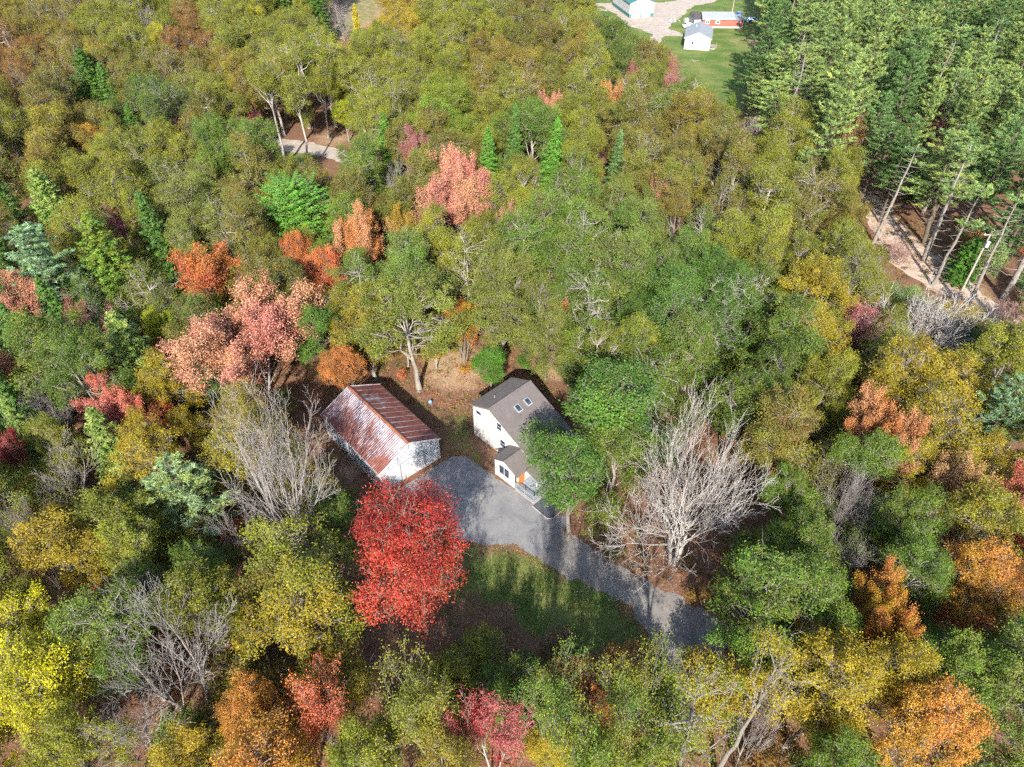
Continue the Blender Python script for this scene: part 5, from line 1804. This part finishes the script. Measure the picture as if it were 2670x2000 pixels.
# ------------------------------------------------------------------ a label for every tree of the wood, by its look and its neighbours
MARKS = [("the rusty-roofed garage", 820, 950), ("the brown-roofed house", 1100, 900), ("the brilliant red maple", 893, 1215), ("the broad pink maple", 520, 745), ("the bright green cedar", 648, 492),
         ("the garage pine", 408, 1070), ("the tall pink maple", 985, 430), ("the huge bare maple", 1500, 1040), ("the peach orange maple", 1890, 945), ("the wide thicket", 2010, 690),
         ("the large driveway oak", 1655, 1290), ("the lemon yellow maple", 70, 1460), ("the lower-left bare tree", 370, 1420), ("the thin scarlet maple", 1062, 1570), ("the amber maple", 2010, 1590),
         ("the small white house", 1500, 80), ("the red barn", 1560, 40), ("the woodland drive", 660, 315), ("the mown field", 775, 30), ("the spruce trio", 205, 210), ("the amber orange maple", 200, 318),
         ("the blue green spruce", 1322, 390), ("the small pink crown", 1190, 245), ("the coral red maple", 245, 905), ("the utility pole", 2100, 580), ("the farm lawn", 1530, 170), ("the small rose crown", 1425, 440),
         ("the coral maple", 2180, 1120), ("the golden oak", 645, 1310), ("the white trunked pine", 2060, 420), ("the top-left bare tree", 318, 45), ("the lemon yellow oak", 560, 55),
         ("the top right corner", 2212, 0), ("the right-edge crimson maple", 2205, 190), ("the pale half dead pine", 1725, 190), ("the russet tree", 2020, 300), ("the blue car", 1623, 48)]
DIRS = ["right of", "lower right of", "below", "lower left of", "left of", "upper left of", "above", "upper right of"]
ORD = ["nearest", "second", "third", "fourth", "fifth", "sixth", "seventh", "eighth", "ninth", "tenth", "eleventh", "twelfth", "thirteenth", "fourteenth", "fifteenth", "sixteenth", "seventeenth", "eighteenth", "nineteenth", "twentieth"]
ORD += ["twenty-" + o for o in ("first", "second", "third", "fourth", "fifth", "sixth", "seventh", "eighth", "ninth")] + ["thirtieth"] + ["thirty-" + o for o in ("first", "second", "third", "fourth", "fifth", "sixth", "seventh", "eighth", "ninth")]
ORD += ["fortieth"] + ["forty-" + o for o in ("first", "second", "third", "fourth", "fifth", "sixth", "seventh", "eighth", "ninth")]
NOUN = dict(oak_tree=("oak", "oaks of the wood"), yellow_broadleaf=("birch", "yellowish broadleaf trees of the wood"), brown_broadleaf=("beech", "brownish broadleaf trees of the wood"), maple_or_green_tree=("maple", "maples"), pine_tree=("pine", "pines on the right"), spruce_tree=("spruce", "spruces"),
            cedar_tree=("cedar", None), bare_tree=("bare tree", "bare trees"), bare_thicket=("bare thicket", "bare shrubs on the brushy strip"), bare_shrub=("bare shrub", "bare shrubs on the brushy strip"), sapling=("young tree", "young trees under the canopy"), shrub=("shrub", "shrubs round the clearing"), yellow_tree=("tree", None))
buckets = {}
for t in TREES:
    noun, grp = NOUN[t.name]
    t.obj["category"] = noun
    if grp:
        t.obj["group"] = grp
    if t.label:
        t.obj["label"] = t.label
        continue
    best = min(MARKS, key=lambda m: math.hypot(m[1] - t.sx, m[2] - t.sy))
    a = math.degrees(math.atan2(t.sy - best[2], t.sx - best[1])) % 360
    size = "low" if t.name == "sapling" else ("half dead" if t.kind == "deadpine" else ("thin-leaved" if t.kind in ("airy", "sparse") else ""))
    key = (" ".join(w for w in (size, WORD[t.c1], noun) if w), best[0], DIRS[int((a + 22.5) // 45) % 8])
    buckets.setdefault(key, []).append((math.hypot(best[1] - t.sx, best[2] - t.sy), t))
for (look, mark, dr), lst in buckets.items():
    lst.sort(key=lambda q: q[0])
    for i, (_, t) in enumerate(lst):
        if len(lst) == 1:
            t.obj["label"] = "%s %s %s" % (look, dr, mark)
        else:
            t.obj["label"] = "%s, the %s %s %s" % (look, ORD[min(i, len(ORD) - 1)], dr, mark)

# ------------------------------------------------------------------ loose cover: fallen leaves, undergrowth, grass
def cover_material(name):
    m, nt, b = new_mat(name)
    lv = node(nt, "ShaderNodeAttribute", attribute_type='GEOMETRY', attribute_name="lv")
    nt.links.new(lv.outputs["Color"], b.inputs["Base Color"])
    b.inputs["Roughness"].default_value = 0.8
    return m


COVER = cover_material("leaf_litter")
rg = np.random.default_rng(8)
PALL = np.array([lin(c) for c in ((132, 84, 52), (160, 104, 62), (176, 124, 78), (112, 70, 48), (190, 140, 70), (150, 74, 48), (196, 158, 120))]) * 0.75


def keep_off(x, y):
    """not under the two buildings"""
    a = math.radians(41.4)
    gx_, gy_ = (x + 15.62) * math.cos(a) + (y - 57.5) * math.sin(a), -(x + 15.62) * math.sin(a) + (y - 57.5) * math.cos(a)
    b = math.radians(45)
    hx, hy = (x + 4.53) * math.cos(b) + (y - 59.46) * math.sin(b), -(x + 4.53) * math.sin(b) + (y - 59.46) * math.cos(b)
    return ~((np.abs(gx_) < 4.05) & (np.abs(gy_) < 6.3)) & ~((hx > -2.9) & (hx < 6.4) & (hy < 0.1) & (hy > -12.9))


n = 95000
lx = rg.uniform(-60, 60, n)
ly = rg.uniform(14, 120, n)
ok = keep_off(lx, ly)
for key, thin in (("asphalt", 0.07), ("gravel", 0.20), ("lawn", 0.55), ("yard", 0.6)):
    d = poly_dist(lx, ly, W[key])
    ins = in_poly(lx, ly, W[key])
    ok &= ~ins | (rg.random(n) < thin + 0.8 * np.exp(-d / 0.35))
lx, ly = lx[ok], ly[ok]
P = np.stack([lx, ly, rg.uniform(0.03, 0.07, len(lx))], axis=1)
V, F = leaf_quads(P, np.array([0, 0, 1.0]) + rg.normal(size=(len(lx), 3)) * 0.35, rg.uniform(0.10, 0.22, len(lx)), rg.uniform(0.08, 0.16, len(lx)), rg)
tag(obj("fallen_leaves", mesh_np("fallen_leaves", V, [F], COVER, face_attr=PALL[rg.integers(0, len(PALL), len(lx))] * rg.uniform(0.6, 1.3, (len(lx), 1)))), "brown and tan fallen leaves scattered over the clearing and drive edges", "leaves", kind="stuff")

# undergrowth: low plants on the woodland floor
n = 9500
ux = rg.uniform(-75, 75, n)
uy = rg.uniform(6, 130, n)
ok = keep_off(ux, uy)
for key in ("asphalt", "gravel", "lawn", "yard"):
    ok &= ~in_poly(ux, uy, W[key])
    ok &= poly_dist(ux, uy, W[key]) > 0.5
ux, uy = ux[ok], uy[ok]
sz = rg.uniform(0.25, 0.8, len(ux)) * np.where(poly_dist(ux, uy, W["lawn"]) < 9, 0.7, 1.0)
k = 26
c3 = np.repeat(np.stack([ux, uy, np.zeros_like(ux)], axis=1), k, axis=0)
ss = np.repeat(sz, k)[:, None]
P = c3 + rg.normal(size=(len(c3), 3)) * ss * np.array([0.55, 0.55, 0.0]) + np.array([0, 0, 1.0]) * ss * rg.uniform(0.15, 1.0, (len(c3), 1))
PU = np.array([lin(c) for c in ((96, 112, 46), (120, 120, 54), (140, 96, 52), (80, 104, 44), (160, 110, 60), (150, 130, 70), (120, 66, 50), (100, 84, 72))]) * 0.75
colu = np.repeat(PU[rg.integers(0, len(PU), len(ux))], k, axis=0) * rg.uniform(0.7, 1.3, (len(c3), 1))
V, F = leaf_quads(P, np.array([0, 0, 0.7]) + rg.normal(size=(len(c3), 3)) * 0.6, rg.uniform(0.12, 0.24, len(c3)), rg.uniform(0.08, 0.15, len(c3)), rg)
tag(obj("undergrowth", mesh_np("undergrowth", V, [F], COVER, face_attr=colu)), "low ferns and seedlings covering the floor of the wood", "undergrowth", kind="stuff")

# grass
GP = []
for key, n in (("lawn", 42000), ("yard", 9000)):
    q = np.array(W[key])
    x = rg.uniform(q[:, 0].min() - 1, q[:, 0].max() + 1, n * 2)
    y = rg.uniform(q[:, 1].min() - 1, q[:, 1].max() + 1, n * 2)
    s_ = soft(x, y, W[key], 3.0)
    patch = 0.5 + 0.5 * np.sin(x * 1.1 + 2 * np.sin(y * 0.7)) * np.sin(y * 0.9 + 1.5 * np.sin(x * 0.5))
    ok = (rg.random(n * 2) < s_ * (0.25 + 0.75 * patch)) & keep_off(x, y) & ~in_poly(x, y, W["asphalt"]) & ~in_poly(x, y, W["gravel"])
    GP.append(np.stack([x[ok], y[ok], np.full(ok.sum(), 0.0)], axis=1))
P = np.concatenate(GP)
D = np.array([0, 0, 1.0]) + rg.normal(size=(len(P), 3)) * 0.45
V, F = blades(P, D, rg.uniform(0.10, 0.26, len(P)), rg.uniform(0.03, 0.06, len(P)), rg)
PG = np.array([lin(c) for c in ((78, 116, 44), (96, 128, 52), (66, 100, 40), (128, 134, 66), (150, 140, 88))]) * 0.8
tag(obj("grass", mesh_np("grass", V, [F], COVER, face_attr=PG[rg.integers(0, len(PG), len(P))] * rg.uniform(0.7, 1.25, (len(P), 1)))), "uneven green grass of the lawn below the driveway", "grass", kind="stuff")
